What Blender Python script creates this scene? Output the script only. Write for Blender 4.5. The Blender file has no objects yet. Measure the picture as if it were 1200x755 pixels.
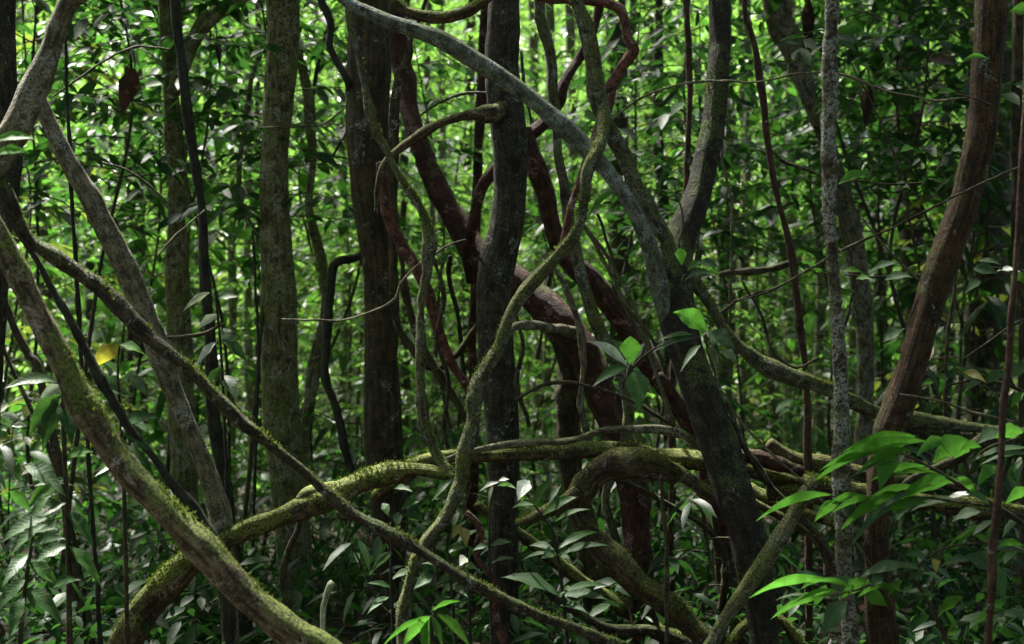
import bpy, math, random
import numpy as np
from mathutils import Vector

# ------------------------------------------------------------------ camera, sky, sun, exposure
scene = bpy.context.scene
col = scene.collection
FPX, CX, CY, CAMZ = 1650.0, 600.0, 377.5, 1.5
cam = bpy.data.cameras.new("camera")
cam.sensor_width = 36.0
cam.lens = FPX / 1200.0 * 36.0
cam.clip_start = 0.05
cam.clip_end = 500.0
cam.dof.use_dof = True
cam.dof.focus_distance = 4.9
cam.dof.aperture_fstop = 2.8
cam_o = bpy.data.objects.new("camera", cam)
col.objects.link(cam_o)
cam_o.location = (0, 0, CAMZ)
cam_o.rotation_euler = (math.radians(90), 0, 0)
scene.camera = cam_o

SUN_EL, SUN_AZ = math.radians(61), math.radians(-38)      # azimuth from +Y towards +X
sdir = Vector((math.sin(SUN_AZ) * math.cos(SUN_EL), math.cos(SUN_AZ) * math.cos(SUN_EL), math.sin(SUN_EL)))
world = bpy.data.worlds.new("World")
scene.world = world
world.use_nodes = True
wn = world.node_tree.nodes
sky = wn.new("ShaderNodeTexSky")
sky.sky_type = 'NISHITA'
sky.sun_disc = False
sky.sun_elevation = SUN_EL
sky.sun_rotation = SUN_AZ
sky.air_density = 0.45
sky.dust_density = 4.0
sky.ozone_density = 0.0
world.node_tree.links.new(sky.outputs[0], wn["Background"].inputs[0])
wn["Background"].inputs[1].default_value = 0.05
sun = bpy.data.lights.new("sun", 'SUN')
sun.energy = 5.0
sun.angle = math.radians(4.0)
sun.color = (1.0, 0.96, 0.88)
sun_o = bpy.data.objects.new("sun", sun)
col.objects.link(sun_o)
sun_o.rotation_euler = (-sdir).to_track_quat('-Z', 'Y').to_euler()
vs = scene.view_settings
vs.view_transform = 'Standard'
vs.look = 'None'
vs.exposure = 2.3
vs.gamma = 1.0
vs.use_curve_mapping = False
cy = scene.cycles
cy.use_denoising = True
cy.max_bounces = 6
cy.diffuse_bounces = 3
cy.glossy_bounces = 2
cy.transmission_bounces = 3
cy.sample_clamp_indirect = 4.0
cy.sample_clamp_direct = 12.0

rng = np.random.default_rng(7)
random.seed(7)

# ------------------------------------------------------------------ small maths
def P(x, y, d):
    return np.array([(x - CX) / FPX * d, d, CAMZ + (CY - y) / FPX * d])

def nrm(a):
    a = np.asarray(a, float)
    return a / np.maximum(np.linalg.norm(a, axis=-1, keepdims=True), 1e-9)

class Noise:
    """cheap smooth 3-D noise: a sum of random plane waves"""
    def __init__(self, seed, freq, n=14):
        r = np.random.default_rng(seed)
        self.k = nrm(r.normal(size=(n, 3))) * freq * r.uniform(0.5, 1.7, (n, 1))
        self.p = r.uniform(0, 6.28, n)
    def __call__(self, v):
        return np.sin(v @ self.k.T + self.p).sum(-1) / math.sqrt(len(self.p))

def mk_mesh(name, verts, faces, uvs=None, smooth=True):
    """faces: list of int arrays (n,3) / (n,4)"""
    me = bpy.data.meshes.new(name)
    verts = np.asarray(verts, np.float32)
    faces = [np.asarray(f, np.int32) for f in faces if len(f)]
    me.vertices.add(len(verts))
    me.vertices.foreach_set("co", verts.ravel())
    loops = np.concatenate([f.ravel() for f in faces])
    tot = np.concatenate([np.full(len(f), f.shape[1], np.int32) for f in faces])
    start = np.concatenate([[0], np.cumsum(tot)[:-1]]).astype(np.int32)
    me.loops.add(len(loops))
    me.loops.foreach_set("vertex_index", loops)
    me.polygons.add(len(tot))
    me.polygons.foreach_set("loop_start", start)
    me.polygons.foreach_set("loop_total", tot)
    me.polygons.foreach_set("use_smooth", np.full(len(tot), smooth))
    if uvs is not None:
        uv = me.uv_layers.new(name="UVMap")
        uv.data.foreach_set("uv", np.asarray(uvs, np.float32).ravel())
    me.update(calc_edges=True)
    return me

def link(name, me, m=None, parent=None, loc=(0, 0, 0)):
    o = bpy.data.objects.new(name, me)
    if me is not None and m is not None and not me.materials:
        me.materials.append(m)
    col.objects.link(o)
    o.location = loc
    if parent is not None:
        o.parent = parent
    return o

def tag(o, label=None, cat=None, group=None, kind=None):
    if label: o["label"] = label
    if cat: o["category"] = cat
    if group: o["group"] = group
    if kind: o["kind"] = kind
    return o

# ------------------------------------------------------------------ materials
def new_mat(name):
    m = bpy.data.materials.new(name)
    m.use_nodes = True
    nt = m.node_tree
    return m, nt, nt.nodes, nt.links, nt.nodes["Principled BSDF"]

def ramp(N, pts):
    r = N.new("ShaderNodeValToRGB")
    el = r.color_ramp.elements
    while len(el) < len(pts):
        el.new(0.5)
    for e, (p, c) in zip(el, pts):
        e.position = p
        e.color = (*c, 1) if len(c) == 3 else c
    return r

def math_n(N, L, op, a, b=None, c=None, clamp=False):
    n = N.new("ShaderNodeMath")
    n.operation = op
    n.use_clamp = clamp
    for i, v in enumerate((a, b, c)):
        if v is None: continue
        if isinstance(v, (int, float)): n.inputs[i].default_value = v
        else: L.new(v, n.inputs[i])
    return n.outputs[0]

def mixc(N, L, fac, a, b):
    n = N.new("ShaderNodeMix")
    n.data_type = 'RGBA'
    L.new(fac, n.inputs[0]) if not isinstance(fac, (int, float)) else setattr(n.inputs[0], 'default_value', fac)
    for i, v in ((6, a), (7, b)):
        if isinstance(v, tuple): n.inputs[i].default_value = (*v, 1)
        else: L.new(v, n.inputs[i])
    return n.outputs[2]

def noise_n(N, L, vec, scale, detail=4.0, rough=0.6):
    n = N.new("ShaderNodeTexNoise")
    n.inputs["Scale"].default_value = scale
    n.inputs["Detail"].default_value = detail
    n.inputs["Roughness"].default_value = rough
    L.new(vec, n.inputs["Vector"])
    return n.outputs["Fac"]

def bark(name, dark, light, moss=0.3, lichen=0.2, speck=0.0, fissure=(70, 9), bump=0.6,
         mosscol=(0.075, 0.105, 0.022), lichcol=(0.30, 0.33, 0.27), rough=0.8, warm=None):
    tint = (0.95, 0.97, 0.85) if 'red' in name else (0.86, 0.98, 0.74)
    dark, light = [tuple(v * t for v, t in zip(c, tint)) for c in (dark, light)]
    m, nt, N, L, bs = new_mat(name)
    tc = N.new("ShaderNodeTexCoord")
    ob = tc.outputs["Object"]
    mp = N.new("ShaderNodeMapping")
    mp.inputs["Scale"].default_value = (fissure[0], fissure[1], 1)
    L.new(tc.outputs["UV"], mp.inputs["Vector"])
    fis = noise_n(N, L, mp.outputs[0], 1.0, 6, 0.65)
    big = noise_n(N, L, ob, 5.0, 5, 0.6)
    mid = noise_n(N, L, ob, 22.0, 5, 0.65)
    fine = noise_n(N, L, ob, 130.0, 3, 0.7)
    mixv = math_n(N, L, 'ADD', math_n(N, L, 'MULTIPLY', fis, 0.42), math_n(N, L, 'ADD', math_n(N, L, 'MULTIPLY', mid, 0.30), math_n(N, L, 'MULTIPLY', fine, 0.28)))
    c = ramp(N, [(0.40, tuple(v * 0.45 for v in dark)), (0.465, dark), (0.515, tuple((a + b) / 2 for a, b in zip(dark, light))), (0.59, tuple(v * 1.15 for v in light))])  # crevice shade is put into the colour: low noise goes darker
    L.new(mixv, c.inputs[0])
    cc = c.outputs[0]
    if warm:
        w = ramp(N, [(0.45, (0, 0, 0)), (0.62, (1, 1, 1))])
        L.new(big, w.inputs[0])
        cc = mixc(N, L, math_n(N, L, 'MULTIPLY', w.outputs[0], 0.7), cc, warm)
    if lichen > 0:                                   # pale crusts with a shape of their own
        lo = 0.62 - 0.17 * lichen
        r = ramp(N, [(lo, (0, 0, 0)), (lo + 0.05, (1, 1, 1))])
        lm = N.new("ShaderNodeTexNoise")
        lm.inputs["Scale"].default_value = 14.0
        lm.inputs["Detail"].default_value = 6
        lm.inputs["Roughness"].default_value = 0.7
        lm.inputs["Distortion"].default_value = 0.8
        off = N.new("ShaderNodeMapping")
        off.inputs["Location"].default_value = (3.1, 1.7, 9.2)
        L.new(ob, off.inputs["Vector"])
        L.new(off.outputs[0], lm.inputs["Vector"])
        L.new(lm.outputs["Fac"], r.inputs[0])
        f = math_n(N, L, 'MULTIPLY', r.outputs[0], math_n(N, L, 'MULTIPLY_ADD', fine, 7.0, -3.0, clamp=True))
        cc = mixc(N, L, f, cc, lichcol)
    if speck > 0:                                    # little pale dots
        v = N.new("ShaderNodeTexVoronoi")
        v.inputs["Scale"].default_value = 120.0
        L.new(ob, v.inputs["Vector"])
        s = math_n(N, L, 'LESS_THAN', v.outputs["Distance"], 0.24)
        s = math_n(N, L, 'MULTIPLY', s, math_n(N, L, 'GREATER_THAN', mid, 0.60 - 0.16 * speck))
        cc = mixc(N, L, math_n(N, L, 'MULTIPLY', s, 0.85), cc, (0.20, 0.22, 0.15))
    if moss > 0:
        ge = N.new("ShaderNodeNewGeometry")
        sx = N.new("ShaderNodeSeparateXYZ")
        L.new(ge.outputs["Normal"], sx.inputs[0])
        up = math_n(N, L, 'MULTIPLY_ADD', sx.outputs[2], 0.30, 0.0)
        a = math_n(N, L, 'ADD', math_n(N, L, 'ADD', big, math_n(N, L, 'ADD', math_n(N, L, 'MULTIPLY', mid, 0.55), math_n(N, L, 'MULTIPLY', fine, 0.35))), up)
        t = 1.34 - 0.42 * moss
        r = ramp(N, [(0.0, (0, 0, 0)), (1.0, (1, 1, 1))])
        q = math_n(N, L, 'MULTIPLY', math_n(N, L, 'SUBTRACT', a, t - 0.06), 8.0, clamp=True)
        mcol = ramp(N, [(0.40, tuple(v * 0.30 for v in mosscol)), (0.52, mosscol), (0.62, tuple(v * 1.35 for v in mosscol))])
        L.new(fine, mcol.inputs[0])
        cc = mixc(N, L, math_n(N, L, 'MULTIPLY', q, 0.92), cc, mcol.outputs[0])
    L.new(cc, bs.inputs["Base Color"])
    bs.inputs["Roughness"].default_value = rough
    bs.inputs["Specular IOR Level"].default_value = 0.35
    h = math_n(N, L, 'ADD', math_n(N, L, 'MULTIPLY', fis, 0.7), math_n(N, L, 'ADD', math_n(N, L, 'MULTIPLY', mid, 0.6), math_n(N, L, 'MULTIPLY', fine, 0.35)))
    b = N.new("ShaderNodeBump")
    b.inputs["Strength"].default_value = bump
    b.inputs["Distance"].default_value = 0.035
    L.new(h, b.inputs["Height"])
    L.new(b.outputs[0], bs.inputs["Normal"])
    return m

def leaf_mat(name, c1, c2, c3, trans, tfac=0.4, rough=0.38, spec=0.5, blotch=0.0, veins=False):
    """green leaf: colour differs from leaf to leaf, light passes through the blade"""
    m, nt, N, L, bs = new_mat(name)
    ge = N.new("ShaderNodeNewGeometry")
    r = ramp(N, [(0.0, c1), (0.55, c2), (1.0, c3)])
    L.new(ge.outputs["Random Per Island"], r.inputs[0])
    tc = N.new("ShaderNodeTexCoord")
    nz = noise_n(N, L, tc.outputs["Object"], 40.0, 3, 0.6)
    v = math_n(N, L, 'MULTIPLY_ADD', nz, 0.9, 0.55)
    sc = N.new("ShaderNodeVectorMath")
    sc.operation = 'SCALE'
    L.new(r.outputs[0], sc.inputs[0])
    L.new(v, sc.inputs["Scale"])
    cc = sc.outputs[0]
    if blotch:
        rr = ramp(N, [(0.58, (0, 0, 0)), (0.66, (1, 1, 1))])
        L.new(noise_n(N, L, tc.outputs["Object"], 18.0, 4, 0.7), rr.inputs[0])
        cc = mixc(N, L, math_n(N, L, 'MULTIPLY', rr.outputs[0], blotch), cc, (0.16, 0.13, 0.05))
    vh = None
    if veins:
        sx = N.new("ShaderNodeSeparateXYZ")
        L.new(tc.outputs["UV"], sx.inputs[0])
        e = math_n(N, L, 'ABSOLUTE', sx.outputs[1])
        rib = math_n(N, L, 'LESS_THAN', e, 0.07)
        ph = math_n(N, L, 'ADD', math_n(N, L, 'MULTIPLY', sx.outputs[0], 62.0), math_n(N, L, 'MULTIPLY', e, -9.0))
        lat = math_n(N, L, 'POWER', math_n(N, L, 'MULTIPLY_ADD', math_n(N, L, 'SINE', ph), 0.5, 0.5), 7.0)
        vh = math_n(N, L, 'ADD', rib, math_n(N, L, 'MULTIPLY', lat, 0.45), clamp=True)
        lite = N.new("ShaderNodeVectorMath")
        lite.operation = 'MULTIPLY_ADD'
        L.new(cc, lite.inputs[0])
        lite.inputs[1].default_value = (1.5, 1.4, 1.6)
        lite.inputs[2].default_value = (0.02, 0.025, 0.01)
        cc = mixc(N, L, math_n(N, L, 'MULTIPLY', vh, 0.6), cc, lite.outputs[0])
        br = ramp(N, [(0.60, (0, 0, 0)), (0.70, (1, 1, 1))])
        L.new(math_n(N, L, 'ADD', noise_n(N, L, tc.outputs["Object"], 26.0, 5, 0.75), math_n(N, L, 'MULTIPLY', e, 0.06)), br.inputs[0])
        cc = mixc(N, L, math_n(N, L, 'MULTIPLY', br.outputs[0], 0.55), cc, (0.10, 0.075, 0.03))
    L.new(cc, bs.inputs["Base Color"])
    bs.inputs["Roughness"].default_value = rough
    bs.inputs["Specular IOR Level"].default_value = spec
    tr = N.new("ShaderNodeBsdfTranslucent")
    ts = N.new("ShaderNodeVectorMath")
    ts.operation = 'SCALE'
    tcx = mixc(N, L, 0.35, trans, cc)
    L.new(tcx, ts.inputs[0])
    L.new(v, ts.inputs["Scale"])
    L.new(ts.outputs[0], tr.inputs["Color"])
    mx = N.new("ShaderNodeMixShader")
    mx.inputs[0].default_value = tfac
    L.new(bs.outputs[0], mx.inputs[1])
    L.new(tr.outputs[0], mx.inputs[2])
    L.new(mx.outputs[0], N["Material Output"].inputs["Surface"])
    bp = N.new("ShaderNodeBump")
    bp.inputs["Strength"].default_value = 0.25
    bp.inputs["Distance"].default_value = 0.004
    L.new(nz if vh is None else math_n(N, L, "SUBTRACT", nz, vh), bp.inputs["Height"])
    L.new(bp.outputs[0], bs.inputs["Normal"])
    return m

M = {}
M['brown_dark'] = bark("dark_brown_bark", (0.026, 0.018, 0.010), (0.092, 0.062, 0.034), moss=0.45, lichen=0.15, fissure=(60, 5))
M['near_black'] = bark("blackish_bark", (0.018, 0.015, 0.012), (0.068, 0.056, 0.044), moss=0.5, lichen=0.15, speck=0.5)
M['dark_moss'] = bark("dark_mossy_bark", (0.013, 0.010, 0.007), (0.052, 0.040, 0.028), moss=0.6, lichen=0.05, bump=0.9)
M['black_stem'] = bark("black_stem_bark", (0.014, 0.013, 0.010), (0.048, 0.046, 0.034), moss=0.15, lichen=0.0)
M['mossy_olive'] = bark("mossy_olive_bark", (0.060, 0.048, 0.027), (0.26, 0.22, 0.12), moss=0.75, lichen=0.7, lichcol=(0.34, 0.35, 0.24), mosscol=(0.13, 0.15, 0.03))
M['red_brown'] = bark("reddish_bark", (0.022, 0.009, 0.005), (0.085, 0.034, 0.020), moss=0.3, lichen=0.35, fissure=(45, 14), lichcol=(0.26, 0.17, 0.13))
M['red_liana'] = bark("red_liana_bark", (0.050, 0.018, 0.013), (0.18, 0.072, 0.055), moss=0.3, lichen=0.45, fissure=(40, 30), lichcol=(0.36, 0.26, 0.22))
M['warm_brown'] = bark("fibrous_brown_bark", (0.032, 0.016, 0.007), (0.130, 0.066, 0.028), moss=0.45, lichen=0.1, fissure=(95, 5), bump=0.9)
M['grey_liana'] = bark("grey_liana_bark", (0.065, 0.068, 0.062), (0.20, 0.215, 0.19), moss=0.3, lichen=0.6, lichcol=(0.29, 0.34, 0.31), fissure=(50, 20))
M['grey_pole'] = bark("grey_pole_bark", (0.080, 0.062, 0.046), (0.26, 0.215, 0.165), moss=0.15, lichen=0.5, fissure=(60, 15), lichcol=(0.34, 0.34, 0.28))
M['pink_moss'] = bark("pinkish_mossy_bark", (0.070, 0.046, 0.032), (0.28, 0.20, 0.145), moss=0.7, lichen=0.45, lichcol=(0.40, 0.36, 0.27), mosscol=(0.13, 0.17, 0.028))
M['log_moss'] = bark("mossy_log_bark", (0.036, 0.022, 0.014), (0.15, 0.098, 0.062), moss=0.85, lichen=0.35, lichcol=(0.30, 0.30, 0.18), mosscol=(0.16, 0.19, 0.036))
M['bow_brown'] = bark("knobbly_brown_bark", (0.055, 0.034, 0.022), (0.21, 0.14, 0.095), moss=0.68, lichen=0.25, mosscol=(0.15, 0.17, 0.035), bump=1.0)
M['lichen_stem'] = bark("lichen_crusted_bark", (0.055, 0.042, 0.030), (0.22, 0.185, 0.14), moss=0.35, lichen=0.95, lichcol=(0.42, 0.45, 0.38), fissure=(50, 70), speck=0.4, bump=0.9)
M['diag_brown'] = bark("dark_mossy_liana_bark", (0.026, 0.019, 0.012), (0.115, 0.085, 0.055), moss=0.55, lichen=0.3, fissure=(70, 16), bump=0.9)
M['mottled'] = bark("mottled_liana_bark", (0.060, 0.053, 0.038), (0.24, 0.22, 0.165), mosscol=(0.13, 0.155, 0.035), moss=0.85, lichen=0.65, lichcol=(0.34, 0.37, 0.28), speck=0.5, bump=1.0)
M['twig'] = bark("twig_bark", (0.030, 0.022, 0.014), (0.105, 0.080, 0.050), moss=0.15, lichen=0.15)
M['pale_twig'] = bark("pale_twig_bark", (0.08, 0.065, 0.045), (0.21, 0.175, 0.125), moss=0.1, lichen=0.3)
M['redstem'] = bark("dark_red_stem_bark", (0.035, 0.016, 0.010), (0.10, 0.052, 0.034), moss=0.05, lichen=0.1)
M['bleached'] = bark("bleached_wood", (0.42, 0.40, 0.33), (0.70, 0.69, 0.60), moss=0.0, lichen=0.0, bump=0.3)
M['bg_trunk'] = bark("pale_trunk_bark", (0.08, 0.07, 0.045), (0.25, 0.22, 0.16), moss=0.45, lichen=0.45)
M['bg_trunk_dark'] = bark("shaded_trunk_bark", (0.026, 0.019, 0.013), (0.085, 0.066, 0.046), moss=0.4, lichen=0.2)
M['moss'] = leaf_mat("moss_tufts", (0.035, 0.05, 0.012), (0.085, 0.115, 0.02), (0.14, 0.16, 0.035), (0.16, 0.24, 0.03), tfac=0.3, rough=0.8, spec=0.1)
M['leaf_bright'] = leaf_mat("bright_leaf", (0.05, 0.17, 0.016), (0.065, 0.20, 0.02), (0.085, 0.23, 0.024), (0.14, 0.44, 0.05), tfac=0.5, rough=0.5, spec=0.25, veins=True)
M['leaf_grey'] = leaf_mat("grey_green_leaf", (0.030, 0.072, 0.026), (0.042, 0.092, 0.032), (0.058, 0.112, 0.042), (0.15, 0.30, 0.10), tfac=0.28, rough=0.55, spec=0.22, veins=True)
M['leaf_mid'] = leaf_mat("green_leaf", (0.03, 0.085, 0.016), (0.04, 0.11, 0.02), (0.055, 0.14, 0.025), (0.15, 0.40, 0.03), tfac=0.42, rough=0.42, spec=0.4, veins=True)
M['leaf_dark'] = leaf_mat("dark_leaf", (0.016, 0.05, 0.014), (0.024, 0.068, 0.018), (0.032, 0.085, 0.02), (0.08, 0.24, 0.03), tfac=0.33, rough=0.45, spec=0.25, veins=True)
M['leaf_yellow'] = leaf_mat("yellowing_leaf", (0.20, 0.20, 0.03), (0.24, 0.23, 0.035), (0.30, 0.25, 0.04), (0.55, 0.55, 0.05), tfac=0.5, blotch=0.5, veins=True)
M['leaf_pale'] = leaf_mat("pale_leaf", (0.30, 0.36, 0.27), (0.38, 0.43, 0.33), (0.44, 0.48, 0.38), (0.35, 0.45, 0.25), tfac=0.25, rough=0.25, spec=0.8, veins=True)
M['leaf_dead'] = leaf_mat("dead_leaf", (0.012, 0.009, 0.006), (0.017, 0.012, 0.008), (0.024, 0.016, 0.010), (0.03, 0.016, 0.009), tfac=0.1, rough=0.8, spec=0.1, blotch=0.5)
M['leaf_tan'] = leaf_mat("dry_tan_leaf", (0.33, 0.22, 0.17), (0.36, 0.24, 0.18), (0.40, 0.27, 0.2), (0.4, 0.25, 0.15), tfac=0.3, rough=0.6, spec=0.2, veins=True)
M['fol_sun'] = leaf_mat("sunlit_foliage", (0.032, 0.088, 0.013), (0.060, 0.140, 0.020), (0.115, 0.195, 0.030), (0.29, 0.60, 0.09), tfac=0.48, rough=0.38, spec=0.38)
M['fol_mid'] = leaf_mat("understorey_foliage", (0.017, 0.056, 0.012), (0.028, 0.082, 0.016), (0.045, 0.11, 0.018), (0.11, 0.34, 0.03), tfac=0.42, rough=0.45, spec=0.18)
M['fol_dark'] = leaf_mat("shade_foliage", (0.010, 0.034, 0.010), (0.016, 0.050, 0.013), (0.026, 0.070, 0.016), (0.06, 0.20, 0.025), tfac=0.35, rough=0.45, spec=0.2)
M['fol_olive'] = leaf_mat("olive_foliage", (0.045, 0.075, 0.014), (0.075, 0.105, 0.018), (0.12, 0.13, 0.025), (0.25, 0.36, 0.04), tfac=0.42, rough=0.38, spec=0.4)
M['litter'] = leaf_mat("leaf_litter", (0.035, 0.022, 0.012), (0.07, 0.042, 0.022), (0.13, 0.085, 0.045), (0.12, 0.07, 0.03), tfac=0.12, rough=0.75, spec=0.2)
def soil():
    m, nt, N, L, bs = new_mat("forest_soil")
    tc = N.new("ShaderNodeTexCoord")
    n1 = noise_n(N, L, tc.outputs["Object"], 3.0, 8, 0.7)
    n2 = noise_n(N, L, tc.outputs["Object"], 35.0, 6, 0.7)
    r = ramp(N, [(0.3, (0.018, 0.013, 0.008)), (0.6, (0.045, 0.032, 0.018)), (0.75, (0.05, 0.055, 0.018))])
    L.new(math_n(N, L, 'ADD', math_n(N, L, 'MULTIPLY', n1, 0.6), math_n(N, L, 'MULTIPLY', n2, 0.4)), r.inputs[0])
    L.new(r.outputs[0], bs.inputs["Base Color"])
    bs.inputs["Roughness"].default_value = 0.9
    b = N.new("ShaderNodeBump")
    b.inputs["Distance"].default_value = 0.05
    L.new(n2, b.inputs["Height"])
    L.new(b.outputs[0], bs.inputs["Normal"])
    return m
M['soil'] = soil()

# ------------------------------------------------------------------ tubes (trunks, lianas, stems)
def catmull(p, n):
    """p (k,m) control rows -> n dense rows"""
    p = np.asarray(p, float)
    q = np.vstack([2 * p[0] - p[1], p, 2 * p[-1] - p[-2]])
    seg = np.linspace(0, len(p) - 1, n)
    i = np.minimum(seg.astype(int), len(p) - 2)
    t = (seg - i)[:, None]
    a, b, c, d = q[i], q[i + 1], q[i + 2], q[i + 3]
    return 0.5 * ((2 * b) + (-a + c) * t + (2 * a - 5 * b + 4 * c - d) * t ** 2 + (-a + 3 * b - 3 * c + d) * t ** 3)

def tube_geo(rows, nseg=18, lump=0.10, wob=0.0, seed=0, ring=None, knots=0.0, flute=0.0):
    """rows (k,4): x,y,z,r in world metres -> verts, normals, quads, tris, loop uvs"""
    dense = catmull(rows, max(60, len(rows) * 40))
    dl = np.concatenate([[0], np.cumsum(np.linalg.norm(np.diff(dense[:, :3], axis=0), axis=1))])
    length = dl[-1]
    rm = float(np.mean(dense[:, 3]))
    step = ring or max(0.012, rm * 0.45)
    m = int(min(700, max(6, length / step)))
    s = np.linspace(0, length, m)
    D = np.stack([np.interp(s, dl, dense[:, k]) for k in range(4)], 1)
    C, R = D[:, :3], np.maximum(D[:, 3], 0.0006)
    if knots:
        rk = np.random.default_rng(seed + 900)
        R = R * (0.86 if knots > 0.1 else 0.97)
        R = R * (1 + 0.10 * np.sin(s / (rm * 9) + rk.uniform(0, 6)) + 0.07 * np.sin(s / (rm * 3.7) + rk.uniform(0, 6)))
        for c in rk.uniform(0, length, int(2 + length / (rm * 16))):
            R = R * (1 + knots * rk.uniform(.3, 1) * np.exp(-((s - c) / (rm * rk.uniform(.7, 1.8))) ** 2))
        wob = wob or rm * 0.22
    if wob:
        C = C + np.stack([Noise(seed * 3 + k, 0.35 / max(rm, .004))(C) for k in range(3)], 1) * wob
    T = nrm(np.gradient(C, axis=0))
    U = np.zeros_like(C)
    u = np.array([0, 1.0, 0]) - T[0] * T[0][1]
    if np.linalg.norm(u) < 0.1: u = np.array([1.0, 0, 0])
    for k in range(m):
        u = u - T[k] * np.dot(u, T[k])
        u = u / np.linalg.norm(u)
        U[k] = u
    V = np.cross(T, U)
    th = np.linspace(0, 2 * math.pi, nseg, endpoint=False)
    nor = U[:, None, :] * np.cos(th)[None, :, None] + V[:, None, :] * np.sin(th)[None, :, None]
    base = C[:, None, :] + nor * R[:, None, None]
    if flute:
        tw = s / (rm * 14) * 2 + seed
        base = base + nor * (R[:, None] * flute * (np.cos(3 * th[None, :] + tw[:, None]) * .6 + np.cos(5 * th[None, :] - tw[:, None] * .7) * .4))[..., None]
    if lump:
        f = (Noise(seed + 11, 1.3 / max(rm, 0.004))(base) * 0.7 + Noise(seed + 12, 0.45 / max(rm, 0.004))(base) * 0.9
             + Noise(seed + 13, 3.6 / max(rm, 0.004))(base) * 0.3)
        base = base + nor * (R[:, None] * lump * f)[..., None]
    verts = base.reshape(-1, 3)
    i = np.arange(m - 1)[:, None]
    j = np.arange(nseg)[None, :]
    j2 = (j + 1) % nseg
    quads = np.stack([i * nseg + j, i * nseg + j2, (i + 1) * nseg + j2, (i + 1) * nseg + j], -1).reshape(-1, 4)
    cu = 2 * math.pi * rm / nseg
    uq = np.stack([np.stack(np.broadcast_arrays(j * cu, s[:-1, None]), -1), np.stack(np.broadcast_arrays((j + 1) * cu, s[:-1, None]), -1),
                   np.stack(np.broadcast_arrays((j + 1) * cu, s[1:, None]), -1), np.stack(np.broadcast_arrays(j * cu, s[1:, None]), -1)], 2).reshape(-1, 2)
    n0 = len(verts)
    verts = np.vstack([verts, C[0] - T[0] * R[0] * 0.25, C[-1] + T[-1] * R[-1] * 0.25])
    jj = np.arange(nseg); jn = (jj + 1) % nseg
    t1 = np.stack([jn, jj, np.full(nseg, n0)], 1)
    t2 = np.stack([(m - 1) * nseg + jj, (m - 1) * nseg + jn, np.full(nseg, n0 + 1)], 1)
    tris = np.vstack([t1, t2])
    ut = np.tile([[0.0, 0.0], [cu, 0.0], [0.0, 0.01]], (2 * nseg, 1))
    return verts, nor.reshape(-1, 3), quads, tris, np.vstack([uq, ut])

def join_geo(parts):
    V, Q, Tt, uq, ut, n = [], [], [], [], [], 0
    for v, _, q, t, uv in parts:
        V.append(v); Q.append(q + n); Tt.append(t + n)
        uq.append(uv[:len(q) * 4]); ut.append(uv[len(q) * 4:])
        n += len(v)
    return np.vstack(V), np.vstack(Q), np.vstack(Tt), np.vstack(uq + ut)

def px_rows(pts, d):
    """(x, y, r[, depth]) photo pixels -> world rows; d is a number or (start, end)"""
    out = []
    n = len(pts)
    for k, p in enumerate(pts):
        dd = p[3] if len(p) > 3 else (d if isinstance(d, (int, float)) else d[0] + (d[1] - d[0]) * k / (n - 1))
        w = P(p[0], p[1], dd)
        out.append([*w, p[2] / FPX * dd])
    return np.array(out)

def to_ground(rows, end=-1, lean=0.35, z=-0.12, flare=1.25):
    """lengthen one end of a tube down into the soil"""
    a, b = (rows[-1], rows[-2]) if end == -1 else (rows[0], rows[1])
    if a[2] <= z + 0.02: return rows
    d = nrm(a[:3] - b[:3])
    h = a[2] - z
    sl = d[:2] / max(0.35, -d[2]) * lean if d[2] < 0 else d[:2] * 0.3
    new = [np.array([a[0] + sl[0] * h * f, a[1] + sl[1] * h * f, a[2] - h * f, a[3] * (1 + (flare - 1) * f)]) for f in (0.5, 1.0)]
    return np.vstack([rows, new]) if end == -1 else np.vstack([new[::-1], rows])

def to_top(rows, end=0, H=6.0, lean=0.6, taper=0.8):
    a, b = (rows[-1], rows[-2]) if end == -1 else (rows[0], rows[1])
    d = nrm(a[:3] - b[:3])
    h = H - a[2]
    if h <= 0.1: return rows
    sl = d[:2] / max(0.3, d[2]) * lean if d[2] > 0 else d[:2] * 0.3
    new = [np.array([a[0] + sl[0] * h * f, a[1] + sl[1] * h * f, a[2] + h * f, a[3] * (1 + (taper - 1) * f)]) for f in (0.35, 0.7, 1.0)]
    return np.vstack([rows, new]) if end == -1 else np.vstack([new[::-1], rows])

def moss_mesh(geo, n, thr=0.15, size=0.010, seed=0, zmax=3.2):
    v, nor, q, t, uv = geo
    r = np.random.default_rng(seed + 100)
    vv = v[:len(nor)]
    f = nor[:, 2] * 0.9 + Noise(seed + 5, 9.0)(vv) * 0.35 + Noise(seed + 6, 40.0)(vv) * 0.25
    ok = np.where((f > thr) & (vv[:, 2] < zmax))[0]
    if len(ok) < 10: return None
    pick = ok[r.integers(0, len(ok), n)]
    rr = np.linalg.norm(v[0] - v[len(nor)]) if False else 0
    cush = np.clip(Noise(seed + 7, 28.0)(vv[pick]) * 0.6 + 0.75, 0.25, 1.9)[:, None]
    base = vv[pick] + r.normal(size=(n, 3)) * 0.004
    dirn = nrm(nor[pick] + r.normal(size=(n, 3)) * 0.55)
    base -= nor[pick] * 0.003
    side = nrm(np.cross(dirn, r.normal(size=(n, 3))))
    h = size * r.uniform(0.5, 1.5, (n, 1)) * cush
    base += nor[pick] * (size * 0.35 * (cush - 0.4) * r.uniform(0, 1, (n, 1)))
    w = h * r.uniform(0.25, 0.5, (n, 1))
    V = np.stack([base - side * w, base + side * w, base + dirn * h], 1).reshape(-1, 3)
    return mk_mesh("moss", V, [np.arange(3 * n).reshape(-1, 3)], smooth=False)

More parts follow.
